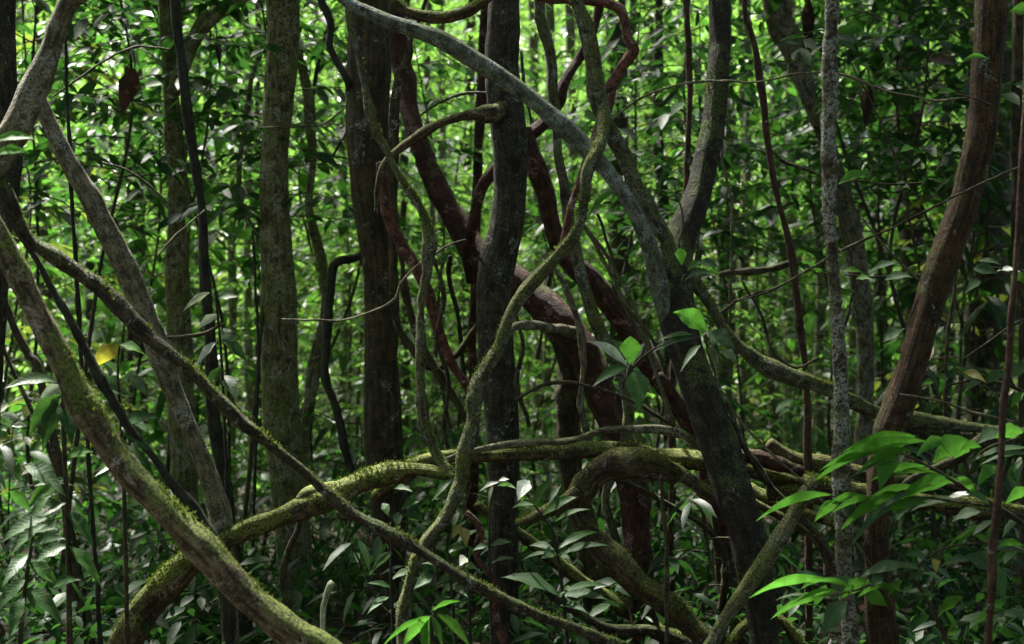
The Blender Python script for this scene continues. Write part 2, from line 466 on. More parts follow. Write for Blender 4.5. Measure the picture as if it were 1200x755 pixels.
# ------------------------------------------------------------------ leaves
TEMPL8 = np.array([[0, 0, 0], [.3, .40, .05], [.3, 0, -.02], [.3, -.40, .05], [.66, .36, .04], [.66, 0, -.03], [.66, -.36, .04], [1, 0, -.06]])
F8_T = np.array([[0, 2, 1], [0, 3, 2], [4, 5, 7], [5, 6, 7]])
F8_Q = np.array([[1, 2, 5, 4], [2, 3, 6, 5]])
TEMPL4 = np.array([[0, 0, 0], [.42, .46, .03], [.42, -.46, .03], [1, 0, -.04]])
F4_T = np.array([[0, 3, 1], [0, 2, 3]])

def leaf_cloud(base, axis, up, L, W, droop=0.15, simple=False):
    """many leaves in one go -> verts, tris, quads"""
    n = len(base)
    a = nrm(axis)
    s = nrm(np.cross(up, a))
    u = np.cross(a, s)
    T = TEMPL4 if simple else TEMPL8
    L = np.broadcast_to(np.asarray(L, float).reshape(-1, 1), (n, 1))
    W = np.broadcast_to(np.asarray(W, float).reshape(-1, 1), (n, 1))
    V = (base[:, None, :] + a[:, None, :] * (T[None, :, 0] * L)[..., None] + s[:, None, :] * (T[None, :, 1] * W)[..., None]
         + u[:, None, :] * (T[None, :, 2] * W)[..., None])
    V[..., 2] -= (T[None, :, 0] ** 2) * L * droop
    k = len(T)
    off = (np.arange(n) * k)[:, None, None]
    if simple:
        return V.reshape(-1, 3), (F4_T[None] + off).reshape(-1, 3), np.zeros((0, 4), int)
    return V.reshape(-1, 3), (F8_T[None] + off).reshape(-1, 3), (F8_Q[None] + off).reshape(-1, 4)

def big_leaf(b, t, w, roll=40, droop=0.12, fold=0.22, shape=0.42, nseg=12, wave=0.0, seed=0, facing=1):
    """one large leaf from base point b to tip point t (world), width w (metres);
       roll turns the blade out of the picture plane so that its upper side faces the sky"""
    b, t = np.asarray(b, float), np.asarray(t, float)
    ax = t - b
    L = np.linalg.norm(ax)
    a = ax / L
    view = nrm((b + t) / 2 - np.array([0, 0, CAMZ]))
    s0 = nrm(np.cross(view, a))
    if s0[2] < 0: s0 = -s0                          # upper edge of the blade as pictured
    rl = math.radians(roll)
    s = nrm(s0 * math.cos(rl) + view * math.sin(rl) * facing)
    u = np.cross(a, s)
    if u[2] < 0: u = -u
    r = np.random.default_rng(seed)
    V, F, Q = [], [], []
    for k in range(nseg + 1):
        f = k / nseg
        wd = (f / shape) ** 0.75 if f < shape else 1 - ((f - shape) / (1 - shape)) ** 1.25
        wd = max(0.02, wd) * w * 0.5 * (1 if f < 0.93 else 0.8)
        c = b + ax * f + np.array([0, 0, 1.0]) * (4 * f * (1 - f) * droop * L)
        wv = wave * w * math.sin(f * 17 + seed)
        for e in (-1, -0.55, 0, 0.55, 1):
            z = abs(e) ** 1.3 * fold * wd * (1 if e < 0 else 0.85) + wv * e * 0.5
            V.append(c + s * (e * wd) + u * (z + 0.012 * w * r.normal()))
    for k in range(nseg):
        for e in range(4):
            i = k * 5 + e
            Q.append((i, i + 1, i + 6, i + 5))
    UV = []
    for k in range(nseg):
        for e in range(4):
            a0, a1 = (-1, -.55, 0, .55, 1)[e], (-1, -.55, 0, .55, 1)[e + 1]
            UV += [(k / nseg, a0), (k / nseg, a1), ((k + 1) / nseg, a1), ((k + 1) / nseg, a0)]
    return np.array(V), np.array(Q), np.array(UV)

# landmarks used in labels
group_l = "woody lianas looping between the trunks"
group_t = "rainforest trees in the foreground tangle"

def make_liana(name, pts, d, m, label, cat="liana", group=group_l, moss=0, mthr=0.15, msize=0.0062, lump=0.10, wob=0.0,
               top=None, bottom=None, H=5.0, nseg=18, seed=1, extra=None, kind=None, knots=0.20, flute=0.09):
    rows = px_rows(pts, d)
    if top is not None: rows = to_top(rows, top, H)
    if bottom is not None: rows = to_ground(rows, bottom)
    geos = [tube_geo(rows, nseg, lump, wob, seed, knots=knots, flute=flute)]
    for ex in (extra or []):
        geos.append(tube_geo(px_rows(ex, d), nseg, lump, wob, seed + 3))
    v, q, t, uv = join_geo(geos)
    b = v[np.argmin(v[:, 2])].copy()
    o = link(name, mk_mesh(name, v - b, [q, t], uv), M[m], None, b)
    tag(o, label, cat, group)
    if moss:
        mm = moss_mesh(geos[0], int(moss * 1.8), mthr, msize, seed)
        if mm is not None:
            mm.transform(__import__('mathutils').Matrix.Translation(Vector(-b)))
            mo = link("moss", mm, M['moss'], o)
            tag(mo, kind="stuff")
    return o

# crowns, shared by the tall trees (all of them above the frame, they make the shade)
def crown_mesh(seed, n, R, Hh, leaf):
    r = np.random.default_rng(seed)
    nc = 34
    cc = nrm(r.normal(size=(nc, 3))) * r.uniform(0.25, 1.0, (nc, 1)) ** 0.5 * np.array([R, R, Hh])
    own = r.integers(0, nc, n)
    b = cc[own] + r.normal(size=(n, 3)) * np.array([0.42, 0.42, 0.16])
    ax = nrm(r.normal(size=(n, 3)) * np.array([1, 1, .35]) + np.array([0, 0, -.2]))
    up = nrm(np.array([0, 0, 1.0]) + r.normal(size=(n, 3)) * 0.35)
    L = leaf * r.uniform(0.7, 1.3, n)
    v, t, q = leaf_cloud(b, ax, up, L, L * 0.5)
    limbs = []
    for k in range(7):
        e = cc[k]
        limbs.append(tube_geo(np.array([[0, 0, -Hh, .05], [*(e * 0.5 + np.array([0, 0, -Hh * .3])), .03], [*e, .01]]), 6, 0.05, 0, k, 0.15))
    return mk_mesh("crown", v, [q, t]), limbs
CROWNS = [crown_mesh(40 + k, 420, 2.3, 0.9, 0.24)[0] for k in range(3)]

def make_tree(name, pts, d, m, label, group=group_t, moss=0, mthr=0.3, H=7.0, crown=None, lump=0.06, nseg=26, seed=1, limbs=(), cscale=1.0, flare=1.35, topend=0, cat="tree", wob=0.0, lean=0.35, lm=None):
    """pts run from the top of the picture to the bottom"""
    rows = px_rows(pts, d)
    rows = to_ground(rows, -1, flare=flare, lean=0.2)
    rows = to_top(rows, 0, H, lean=lean)
    g = tube_geo(rows, nseg, lump, wob, seed, knots=0.07, flute=0.03)
    base = rows[-1, :3].copy()
    base[2] = 0
    root = link(name, None, None, None, base)
    root.empty_display_size = 0.2
    tag(root, label, cat, group)
    v, q, t, uv = join_geo([g])
    link("trunk", mk_mesh("trunk", v - base, [q, t], uv), M[m], root)
    for lp, ld in limbs:
        gl = tube_geo(px_rows(lp, ld), 14, 0.14, 0, seed + 7)
        v, q, t, uv = join_geo([gl])
        link("limb", mk_mesh("limb", v - base, [q, t], uv), M[lm or m], root)
    if moss:
        mm = moss_mesh(g, int(moss * 1.6), mthr, 0.006, seed)
        if mm is not None:
            mm.transform(__import__('mathutils').Matrix.Translation(Vector(-base)))
            tag(link("moss", mm, M['moss'], root), kind="stuff")
    if crown is not None and base[1] > 6.6:
        c = link("crown", CROWNS[crown % 3], M['fol_dark'], root, Vector(rows[0, :3] - base) + Vector((0, 0, -0.2)))
        c.rotation_euler = (0, 0, seed * 1.7)
        c.scale = (cscale,) * 3
    return root

# ================================================================== SETTING
def ground():
    n = 90
    xs = np.linspace(-1, 1, n); xs = np.sign(xs) * np.abs(xs) ** 2.2 * 160
    X, Y = np.meshgrid(xs, xs + 8)
    Z = 0.05 * np.sin(X * 0.9 + 1) * np.cos(Y * 0.7) + 0.03 * np.sin(X * 2.3 + Y * 1.9)
    far = np.clip((np.hypot(X, Y - 8) - 9) / 60, 0, 1)
    Z = Z * (1 - far) + far * 7.0 - 0.03
    v = np.stack([X, Y, Z], -1).reshape(-1, 3)
    i = np.arange(n - 1)[:, None]; j = np.arange(n - 1)[None]
    q = np.stack([i * n + j, i * n + j + 1, (i + 1) * n + j + 1, (i + 1) * n + j], -1).reshape(-1, 4)
    tag(link("ground", mk_mesh("ground", v, [q]), M['soil']), kind="structure")
ground()

def litter():
    n = 9000
    r = np.random.default_rng(3)
    y = r.uniform(2.5, 18, n)
    x = r.uniform(-1, 1, n) * (y * 0.42 + 0.8)
    b = np.stack([x, y, r.uniform(0.0, 0.06, n)], 1)
    ax = nrm(r.normal(size=(n, 3)) * np.array([1, 1, .25]))
    up = nrm(np.array([0, 0, 1.]) + r.normal(size=(n, 3)) * .35)
    L = r.uniform(.06, .15, n)
    v, t, q = leaf_cloud(b, ax, up, L, L * .42, -0.1)
    tag(link("leaf_litter", mk_mesh("leaf_litter", v, [q, t]), M['litter']), "brown dead leaves covering the forest floor", "leaf litter", kind="stuff")
litter()

# ================================================================== TREES
make_tree("forest_tree", [(325, -5, 21), (326, 120, 20), (326, 250, 20.5), (328, 400, 20), (330, 500, 19.5), (333, 600, 19), (340, 740, 20)], 6.5, 'mossy_olive',
          "straight tree trunk blotched olive with moss and lichen, left of the dark brown trunk", moss=2600, mthr=0.05, crown=0, seed=1, H=7.5)
make_tree("forest_tree", [(432, -5, 22), (432, 100, 22.5), (435, 250, 20), (442, 370, 21), (449, 450, 21), (454, 520, 21), (459, 620, 20), (458, 760, 20)], 6.0, 'brown_dark',
          "smooth dark brown trunk with the black looped liana hooked around it", crown=1, seed=2, H=6.6, moss=700, mthr=0.2)
make_tree("forest_tree", [(599, -5, 17), (596, 60, 17.5), (592, 150, 18.5), (587, 250, 19), (580, 320, 22), (583, 400, 21), (588, 500, 20), (592, 620, 19), (590, 760, 20)], 5.5, 'near_black',
          "almost black trunk dotted with pale specks at the centre of the tangle", crown=2, seed=3, H=6.4, lm='bow_brown',
          limbs=[([(602, 122, 13, 5.52), (590, 127, 12, 5.47), (572, 133, 10.5, 5.42), (553, 134, 7), (532, 139, 6.5), (515, 145, 6), (499, 154, 6), (478, 168, 5.5), (462, 180, 5), (449, 194, 4), (442, 222, 3.2), (441, 250, 2.5)], 5.42)])
make_tree("forest_tree", [(846, -5, 15), (838, 80, 15), (829, 160, 16), (815, 235, 17), (800, 275, 21), (788, 312, 27), (789, 355, 26), (798, 405, 23), (818, 460, 22), (843, 520, 21), (862, 580, 19), (882, 640, 18), (902, 770, 18)],
          [5.2, 4.6], 'dark_moss', "dark mossy trunk that leans left then bends right beside the leaf rosettes", crown=0, seed=4, H=6.8, moss=1600, mthr=0.1)
make_tree("sapling_stem", [(972, -5, 8), (972, 120, 8.5), (973, 250, 8.5), (981, 400, 8.5), (986, 500, 9.5), (988, 600, 9.5), (996, 770, 9)], 4.1, 'lichen_stem',
          "slim upright stem crusted with pale lichen, in front of the leaning brown trunk", cat="sapling", group=None, crown=1, cscale=0.75, seed=5, H=6.2, moss=900, mthr=-0.35, lump=0.12, flare=1.1)
make_tree("forest_tree", [(1160, -5, 16), (1156, 80, 16.5), (1150, 150, 18), (1138, 220, 19), (1118, 280, 20), (1093, 345, 19.5), (1073, 400, 20), (1052, 460, 20.5), (1037, 510, 20), (1029, 570, 19), (1029, 660, 19), (1034, 770, 20)],
          4.8, 'warm_brown', "fibrous brown trunk bending from upper right down to the bright green spray", crown=2, seed=6, H=6.8, lump=0.12, moss=700, mthr=0.15)
make_tree("forest_tree", [(906, -5, 13), (922, 45, 13), (940, 95, 13), (958, 140, 12), (975, 190, 12), (990, 250, 12), (1003, 310, 12), (1011, 370, 11.5), (1014, 440, 11), (1012, 560, 11), (1010, 680, 11)],
          7.2, 'grey_pole', "grey brown tree leaning right behind the lichen crusted stem", crown=1, seed=7, H=8, lump=0.1)
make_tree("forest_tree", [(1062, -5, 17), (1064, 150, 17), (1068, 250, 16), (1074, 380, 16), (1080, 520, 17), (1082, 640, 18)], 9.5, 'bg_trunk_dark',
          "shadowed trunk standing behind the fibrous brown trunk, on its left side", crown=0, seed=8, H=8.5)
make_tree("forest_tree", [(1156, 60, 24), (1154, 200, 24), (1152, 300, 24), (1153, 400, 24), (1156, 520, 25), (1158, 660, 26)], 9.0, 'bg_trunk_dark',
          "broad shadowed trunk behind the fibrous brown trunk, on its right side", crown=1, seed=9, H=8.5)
make_tree("forest_tree", [(8, -10, 14), (10, 100, 13), (9, 180, 12), (4, 260, 12), (-6, 400, 12), (-16, 560, 13), (-20, 700, 14)], 5.2, 'near_black',
          "blackish trunk cut by the left edge behind the leaning grey brown trunk", crown=2, seed=10, H=6.8)
make_tree("forest_tree", [(96, -45, 14), (80, 0, 13), (56, 66, 13), (36, 110, 15), (12, 155, 17), (-18, 200, 18), (-60, 260, 18), (-110, 340, 18), (-150, 450, 18), (-170, 600, 18)], 4.2, 'grey_pole',
          "scaly grey brown trunk leaning across the top left corner", crown=0, seed=11, H=6.0, lump=0.1)
make_tree("leaning_pole", [(44, 112, 8), (60, 148, 9.5), (84, 200, 11), (113, 255, 12), (145, 315, 13), (172, 375, 13), (198, 435, 13), (220, 495, 12.5), (240, 550, 12.5), (256, 605, 13), (266, 660, 12), (271, 720, 11), (272, 770, 11)],
          5.0, 'grey_pole', "thin bare grey trunk slanting down from the left corner behind the dark liana", crown=None, seed=12, H=0.0, lump=0.09, nseg=22)
make_tree("forest_tree", [(194, -5, 11), (199, 70, 11), (205, 150, 12), (209, 250, 13), (211, 340, 15), (213, 450, 16), (219, 560, 14), (224, 700, 15)], 7.0, 'mossy_olive',
          "mossy trunk with a dark arching limb, beside the slender black pole", crown=None, seed=13, H=7.5, moss=900, mthr=0.05,
          limbs=[([(203, 110, 8), (214, 80, 8), (224, 55, 9), (236, 32, 9), (254, 15, 8.5), (278, 2, 8), (305, -20, 7)], 6.9)])
make_tree("slender_pole", [(207, -5, 5.5), (214, 80, 6), (224, 160, 6.5), (236, 240, 6), (241, 320, 6.5), (246, 400, 7), (252, 480, 8), (262, 560, 9.5), (274, 640, 8), (286, 700, 8)], 5.6, 'black_stem',
          "slender black pole standing between the slanting grey trunk and the olive trunk", crown=2, cscale=0.7, seed=14, H=6.2, group=None)
make_tree("slender_tree", [(343, 0, 4.5), (350, 60, 5), (362, 115, 6), (366, 170, 5), (363, 230, 5.5), (368, 280, 6), (379, 320, 6), (383, 350, 7), (374, 400, 6), (365, 450, 7), (359, 500, 6.5), (357, 580, 7), (358, 700, 7)], 7.0, 'mossy_olive',
          "thin winding stem with a moss green edge, just right of the olive trunk", crown=0, cscale=0.7, seed=15, H=7.2, group=None, moss=500)
make_tree("slender_tree", [(633, -10, 7), (637, 30, 6.5), (645, 70, 6.5), (650, 120, 6.5), (654, 180, 6.5), (663, 235, 7), (672, 285, 7), (685, 335, 7), (699, 378, 7), (715, 412, 7), (731, 450, 8), (736, 495, 8), (727, 540, 6), (711, 578, 5), (717, 611, 5), (727, 645, 5.5), (742, 700, 6)],
          5.6, 'mottled', "mottled grey stem snaking down behind the pale smooth diagonal liana", crown=None, seed=16, H=5.4, group=None)
make_tree("slender_tree", [(771, -5, 5.5), (771, 100, 6), (773, 180, 6), (778, 260, 6.5), (784, 420, 6), (786, 660, 7)], 8.5, 'bg_trunk_dark',
          "thin straight grey stem left of the dark bending trunk, in the background", crown=1, cscale=0.8, seed=17, H=8, group=None)
make_tree("slender_tree", [(804, -5, 3.5), (807, 60, 3.8), (808, 130, 3.8), (804, 210, 3.8), (797, 290, 4), (790, 420, 4), (786, 620, 4)], 6.2, 'redstem',
          "thin reddish stem rising close against the left of the dark bending trunk", crown=None, seed=18, H=6, group=None)
make_tree("slender_tree", [(872, -10, 3), (879, 30, 3.5), (888, 70, 4), (896, 130, 4.2), (904, 190, 4), (916, 245, 4), (930, 310, 4.5), (939, 385, 4.5), (945, 450, 4.5), (948, 560, 5), (948, 690, 5)], 5.3, 'redstem',
          "thin dark reddish stem slanting right between dark bending trunk and lichen stem", crown=None, seed=19, H=5.6, group=None)
make_tree("slender_tree", [(1200, 150, 3.5), (1194, 250, 4), (1190, 320, 4), (1185, 385, 4), (1177, 470, 4.2), (1172, 560, 4.5), (1165, 640, 4.8), (1158, 760, 5)], 3.7, 'redstem',
          "thin dark red stem in front, near the right edge beside the bright spray", crown=None, seed=20, H=4.6, group=None)
make_tree("forest_tree", [(1194, -5, 8), (1192, 120, 7), (1192, 220, 7), (1198, 330, 8), (1204, 500, 9)], 6.4, 'brown_dark',
          "dark narrow trunk touching the right edge above the thin red stem", crown=0, seed=21, H=7)
make_tree("forest_tree", [(851, -5, 11), (852, 110, 11.5), (853, 200, 11.5), (850, 300, 11.5), (848, 400, 11.5), (850, 620, 13)], 9.5, 'bg_trunk',
          "pale greenish trunk in the background right of the dark bending trunk", crown=2, cscale=0.8, seed=22, H=9, moss=700, mthr=-0.1)
make_tree("forest_tree", [(569, -5, 7), (568, 60, 7), (565, 110, 7), (561, 180, 6), (556, 300, 6), (552, 620, 7)], 7.5, 'red_brown',
          "thin reddish trunk standing behind the mossy knuckle of the speckled black trunk", crown=1, cscale=0.7, seed=23, H=8)
make_tree("forest_tree", [(724, -10, 12), (725, 120, 12), (727, 260, 13), (730, 420, 13), (736, 640, 15)], 10.0, 'bg_trunk_dark',
          "background trunk clothed in small climbing leaves, seen through the fork of lianas", crown=0, cscale=0.8, seed=24, H=9)

# reddish strangling trunks in the middle
make_tree("strangler_trunk", [(466, 40, 11), (472, 90, 11), (477, 130, 11.5), (490, 172, 12), (506, 210, 12.5), (526, 244, 14), (552, 290, 16), (584, 318, 16), (614, 338, 16.5), (650, 372, 19), (682, 415, 18), (702, 460, 18), (720, 510, 20), (738, 565, 20), (748, 650, 20), (760, 770, 20)],
          [6.3, 5.5], 'red_brown', "thick reddish trunk slanting from behind the dark brown trunk down to centre bottom", crown=None, seed=30, H=4.6, group="reddish trunks twisted together in the centre", lump=0.14)
make_tree("strangler_trunk", [(612, 150, 9), (622, 180, 11), (642, 232, 11), (650, 272, 12), (664, 305, 13), (700, 338, 14), (728, 374, 13), (752, 412, 13), (772, 450, 12), (800, 492, 12), (826, 525, 11)],
          5.75, 'red_brown', "dark red trunk running down right under the epiphyte rosette", crown=None, seed=31, H=0, group="reddish trunks twisted together in the centre", lump=0.14)
make_tree("strangler_trunk", [(648, 372, 15), (660, 410, 18), (665, 460, 17), (668, 515, 16), (674, 570, 15), (686, 625, 14), (700, 700, 14), (706, 770, 14)], 5.9, 'brown_dark',
          "dark upright trunk below the red knot, ending behind the knobbly arch", crown=None, seed=32, H=0, group="reddish trunks twisted together in the centre", lump=0.14)

# ================================================================== LIANAS
make_liana("mossy_liana", [(-60, 180, 17), (-20, 240, 17.5), (12, 300, 18), (38, 352, 18), (66, 406, 18), (98, 472, 18), (136, 535, 18), (180, 588, 18), (232, 640, 18.5), (285, 692, 18), (340, 738, 17), (400, 785, 17)], 3.7, 'pink_moss',
           "thick pinkish liana with moss along its upper side, crossing the lower left foreground", moss=6500, mthr=0.1, bottom=-1, top=0, H=4.2, nseg=28, seed=41, lump=0.09)
make_liana("diagonal_liana", [(-40, 170, 8), (-5, 212, 9), (16, 246, 9), (36, 278, 10), (62, 298, 10), (92, 320, 9.5), (130, 350, 9.5), (170, 388, 10), (212, 428, 9.5), (255, 468, 9), (300, 508, 9), (350, 550, 8.5), (400, 590, 8), (450, 622, 8), (500, 652, 7.5), (560, 686, 7.5), (620, 716, 7.5), (690, 744, 7.5), (760, 775, 7)],
           4.2, 'diag_brown', "long dark rope-like liana running diagonally from left edge to bottom centre", moss=4200, mthr=0.2, bottom=-1, top=0, H=3.6, seed=42, lump=0.16, nseg=16)
make_liana("thin_liana", [(10, 248, 4), (36, 294, 4.5), (62, 340, 5), (95, 398, 5.5), (118, 450, 6), (143, 490, 6), (170, 524, 6), (204, 566, 6), (230, 600, 7), (250, 630, 7.5), (262, 670, 7)], 4.7, 'black_stem',
           "thin blackish liana sloping between the thick mossy liana and the grey pole", top=0, H=2.6, bottom=-1, seed=43)
make_liana("hooked_liana", [(374, -15, 4.5), (381, 10, 5), (388, 30, 5.5), (387, 52, 5), (396, 72, 5), (407, 95, 5), (411, 120, 5, 6.1), (425, 180, 5.5, 6.4), (436, 250, 6, 6.4), (432, 290, 6, 6.25), (416, 302, 5.5, 6.0), (401, 304, 5.5), (391, 312, 6), (387, 330, 6), (385, 370, 5.8), (382, 410, 5.5), (382, 442, 6), (391, 470, 6), (398, 495, 6), (404, 525, 6), (413, 553, 5)],
           5.9, 'black_stem', "black liana that hooks out from behind the dark brown trunk", top=0, H=5, seed=44)
make_liana("pale_liana", [(408, -10, 4.5), (411, 30, 5), (417, 60, 5), (424, 90, 5.5), (432, 125, 5.5), (441, 155, 5), (455, 180, 4.5), (466, 203, 5), (482, 228, 5.5), (497, 255, 6), (503, 285, 8), (501, 320, 8.5), (495, 350, 8), (492, 385, 7), (492, 420, 7), (494, 460, 7), (498, 495, 7), (505, 520, 7), (516, 540, 7), (528, 556, 7)],
           [5.3, 5.0], 'mottled', "grey lichen-flecked liana draped down the front of the dark brown trunk", top=0, H=5, seed=45, moss=900, lump=0.16)
make_liana("smooth_liana", [(330, -60, 8.5), (400, -2, 9), (432, 14, 9), (462, 28, 9.5), (490, 38, 9.5), (520, 48, 9.5), (551, 66, 9.5), (580, 84, 10), (606, 101, 10), (632, 120, 10), (655, 141, 10), (680, 168, 10), (700, 190, 9.5), (718, 212, 9), (736, 238, 9.5), (752, 268, 11), (762, 296, 12, 4.83), (772, 332, 13, 4.85), (785, 378, 12.5, 4.86), (798, 425, 11, 4.85), (815, 472, 9.5, 4.83), (834, 520, 7, 4.81), (850, 560, 4, 4.82)],
           [4.9, 4.75], 'grey_liana', "smooth pale grey liana sweeping diagonally across the top centre", top=0, H=4.6, seed=46, lump=0.05, nseg=22, knots=0.06, flute=0.02)
make_liana("arching_liana", [(440, -25, 5), (457, -4, 6), (474, 10, 6.5), (492, 17, 7), (515, 20, 7), (540, 16, 7), (560, 6, 7), (580, -8, 7), (598, -30, 7)], 5.3, 'log_moss',
           "mossy liana sagging in a shallow arc at the top centre", seed=47, moss=900, mthr=0.1, extra=None)
make_liana("speckled_liana", [(668, -25, 9), (675, 2, 9), (686, 32, 9), (695, 62, 9), (699, 95, 9), (703, 128, 10), (716, 158, 10), (731, 185, 10), (746, 218, 10), (762, 246, 10), (777, 274, 10.5), (795, 305, 11), (813, 335, 10.5), (834, 366, 9), (848, 388, 9), (866, 406, 9.5), (896, 428, 10), (930, 444, 10), (966, 457, 10), (1002, 474, 10), (1040, 486, 9, 5.2), (1085, 493, 8.5, 5.3), (1140, 500, 8, 5.3), (1230, 510, 8, 5.3)],
           [4.8, 5.1], 'mottled', "greenish speckled liana descending from top centre and out behind the brown trunk", top=0, H=4.8, seed=48, moss=3500, mthr=0.0, nseg=22, lump=0.13)
make_liana("looping_liana", [(707, 120, 6, 4.85), (704, 155, 8, 4.78), (697, 182, 8.5), (688, 203, 8.5), (685, 232, 8), (681, 258, 8), (667, 283, 8.5), (650, 303, 8), (632, 322, 8.5), (614, 342, 8), (600, 360, 8), (590, 382, 7), (584, 405, 7), (572, 428, 9), (560, 450, 9.5), (556, 485, 8), (550, 512, 9), (543, 536, 10), (539, 566, 9.5), (524, 606, 9.5), (502, 634, 9), (488, 660, 9), (478, 695, 9.5), (473, 760, 10)],
           [4.72, 4.6], 'mottled', "winding grey liana curling down the middle past the speckled black trunk", bottom=-1, seed=49, moss=2600, mthr=0.0, lump=0.15, nseg=20)
make_liana("short_branch", [(676, 392, 8, 5.75), (648, 384, 6.5, 5.4), (622, 381, 6, 5.1), (604, 382, 6), (592, 394, 6), (581, 412, 7), (570, 432, 9), (562, 452, 8)], 4.95, 'grey_pole',
           "pinkish grey branch joining the winding grey liana to the red knot", seed=50)
make_liana("red_liana", [(610, -20, 6), (638, -2, 7), (664, 2, 7), (690, 2, 7), (712, 3, 6.5), (727, 10, 6), (733, 26, 5.5), (735, 42, 6), (742, 56, 7.5), (736, 68, 7.5), (727, 80, 7), (718, 98, 8), (712, 118, 8), (706, 140, 8), (694, 175, 7), (680, 210, 6), (668, 250, 6), (660, 300, 6)],
           5.1, 'red_liana', "red barked liana with a sharp elbow at the top right of centre", seed=51, lump=0.14, moss=300, mthr=0.35)
make_liana("red_liana", [(446, 190, 5), (450, 222, 7), (458, 258, 8), (471, 285, 8), (485, 308, 8), (497, 332, 7.5), (506, 360, 8), (514, 388, 8), (524, 414, 8), (536, 436, 7.5), (550, 456, 7)], 5.6, 'red_liana',
           "smooth red liana slanting right from behind the dark brown trunk", seed=52, lump=0.06)
make_liana("thin_liana", [(500, -5, 2.5), (490, 23, 3), (480, 43, 4), (478, 66, 6), (468, 88, 6), (463, 120, 8), (461, 170, 8), (459, 230, 7), (460, 290, 6), (461, 340, 5), (466, 383, 5), (480, 407, 5), (492, 424, 5), (506, 431, 5.5), (520, 428, 5.5), (538, 412, 5), (553, 390, 4.5), (566, 375, 4)],
           5.85, 'brown_dark', "dark stem dropping beside the brown trunk and curving up in a U", seed=53, lump=0.1)
make_liana("thick_liana", [(552, 330, 6, 6.05), (549, 300, 8, 5.95), (554, 262, 8.5), (560, 228, 9), (574, 202, 9), (590, 184, 9.5), (608, 166, 10), (624, 155, 10.5), (640, 142, 10.5), (652, 122, 9), (662, 96, 7), (680, 68, 6.5), (695, 40, 6), (702, 10, 5.5), (706, -30, 5)], 5.85, 'red_brown',
           "short reddish brown liana curving behind the speckled black trunk", seed=54, lump=0.14)
make_liana("thin_liana", [(528, 300, 3), (527, 330, 3.2), (536, 365, 3.2), (540, 400, 3.2), (544, 440, 3), (550, 470, 3)], 6.1, 'black_stem',
           "thin dark stem in the gap between red liana and speckled black trunk", seed=55)
make_liana("thin_liana", [(683, 262, 2.5), (697, 285, 3), (712, 312, 3), (727, 345, 3), (742, 375, 3.5), (757, 400, 3.5), (770, 440, 3.2), (790, 500, 3)], 5.0, 'pale_twig',
           "paired pale twig slanting across the dark red trunk above the epiphyte", seed=56, extra=[[(686, 268, 2), (705, 290, 2), (728, 330, 2), (748, 372, 2.2), (764, 412, 2)]])
make_liana("fallen_trunk", [(120, 790, 19), (142, 752, 19), (165, 715, 18), (203, 676, 16), (242, 648, 14), (290, 622, 14), (335, 605, 14), (380, 586, 16), (420, 566, 14), (450, 556, 12), (482, 550, 9), (505, 552, 8), (523, 556, 7), (533, 560, 5)], 4.95, 'log_moss',
           "bent mossy brown trunk rising from bottom left behind the crossing lianas", moss=5500, mthr=0.15, nseg=24, seed=60, lump=0.14,
           extra=[[(395, 576, 9), (378, 574, 8), (362, 578, 7), (350, 586, 5)]])
make_liana("fallen_trunk", [(440, 580, 8), (465, 560, 10), (490, 543, 11), (530, 533, 11), (570, 532, 11.5), (620, 531, 12), (670, 530, 12), (715, 531, 12), (765, 536, 12), (830, 541, 13), (880, 552, 14), (920, 562, 16), (965, 572, 14), (1020, 578, 11), (1070, 585, 11), (1120, 592, 12), (1170, 597, 12), (1260, 606, 12)], 5.15, 'log_moss',
           "long level mossy trunk stretching from centre to the right edge", moss=6500, mthr=0.15, nseg=24, seed=61, lump=0.14,
           extra=[[(900, 578, 9), (930, 574, 11), (965, 582, 12), (1000, 590, 8)]])
make_liana("thin_liana", [(520, 540, 3.5), (560, 528, 4.5), (600, 520, 5), (640, 518, 5), (672, 514, 5.5), (711, 505, 5), (740, 503, 5), (769, 503, 5.5), (803, 512, 5), (826, 527, 5), (850, 546, 4)], 5.05, 'grey_pole',
           "slim bowed liana lying just above the long level mossy trunk", seed=62, moss=500, mthr=0.3)
make_liana("knobbly_liana", [(722, 526, 7), (735, 523, 9), (748, 527, 10), (764, 537, 10), (790, 551, 10.5), (812, 566, 9), (828, 578, 12), (850, 590, 11), (880, 604, 9)], 4.95, 'bow_brown',
           "pinkish knobbly branch sloping right over the top of the arch", seed=63, moss=700, mthr=0.35, lump=0.18, nseg=22)
make_liana("arched_root", [(800, 556, 12), (775, 548, 17), (748, 543, 19), (722, 543, 20), (700, 553, 20), (684, 572, 19), (676, 594, 16), (682, 618, 15), (698, 638, 15), (722, 660, 16), (748, 684, 16), (775, 700, 16), (800, 720, 17), (822, 738, 16), (846, 775, 15)], 4.85, 'bow_brown',
           "thick knobbly brown arch with mossy back curling down to the bottom", seed=64, moss=4500, mthr=0.2, lump=0.2, nseg=26, bottom=-1)
make_liana("short_branch", [(678, 578, 10), (660, 590, 8), (640, 599, 6.5), (622, 607, 5.5), (606, 614, 5)], 4.8, 'bow_brown',
           "stubby mossy side branch pointing left from the knobbly arch", seed=65, moss=400)
make_liana("curved_root", [(824, 775, 11), (836, 750, 11), (852, 724, 11), (872, 698, 11.5), (896, 664, 11), (914, 634, 11), (930, 606, 10), (944, 580, 9), (958, 562, 7)], 4.3, 'mottled',
           "pale curved root rising right from bottom to the long level trunk", seed=66, moss=900, mthr=0.3, lump=0.1, bottom=0)
make_liana("curved_root", [(852, 770, 7), (864, 745, 7), (880, 730, 7), (899, 724, 7), (922, 730, 7), (940, 760, 7)], 4.7, 'log_moss',
           "low mossy root loop at bottom right beside the pale curved root", seed=67, moss=900, bottom=0)
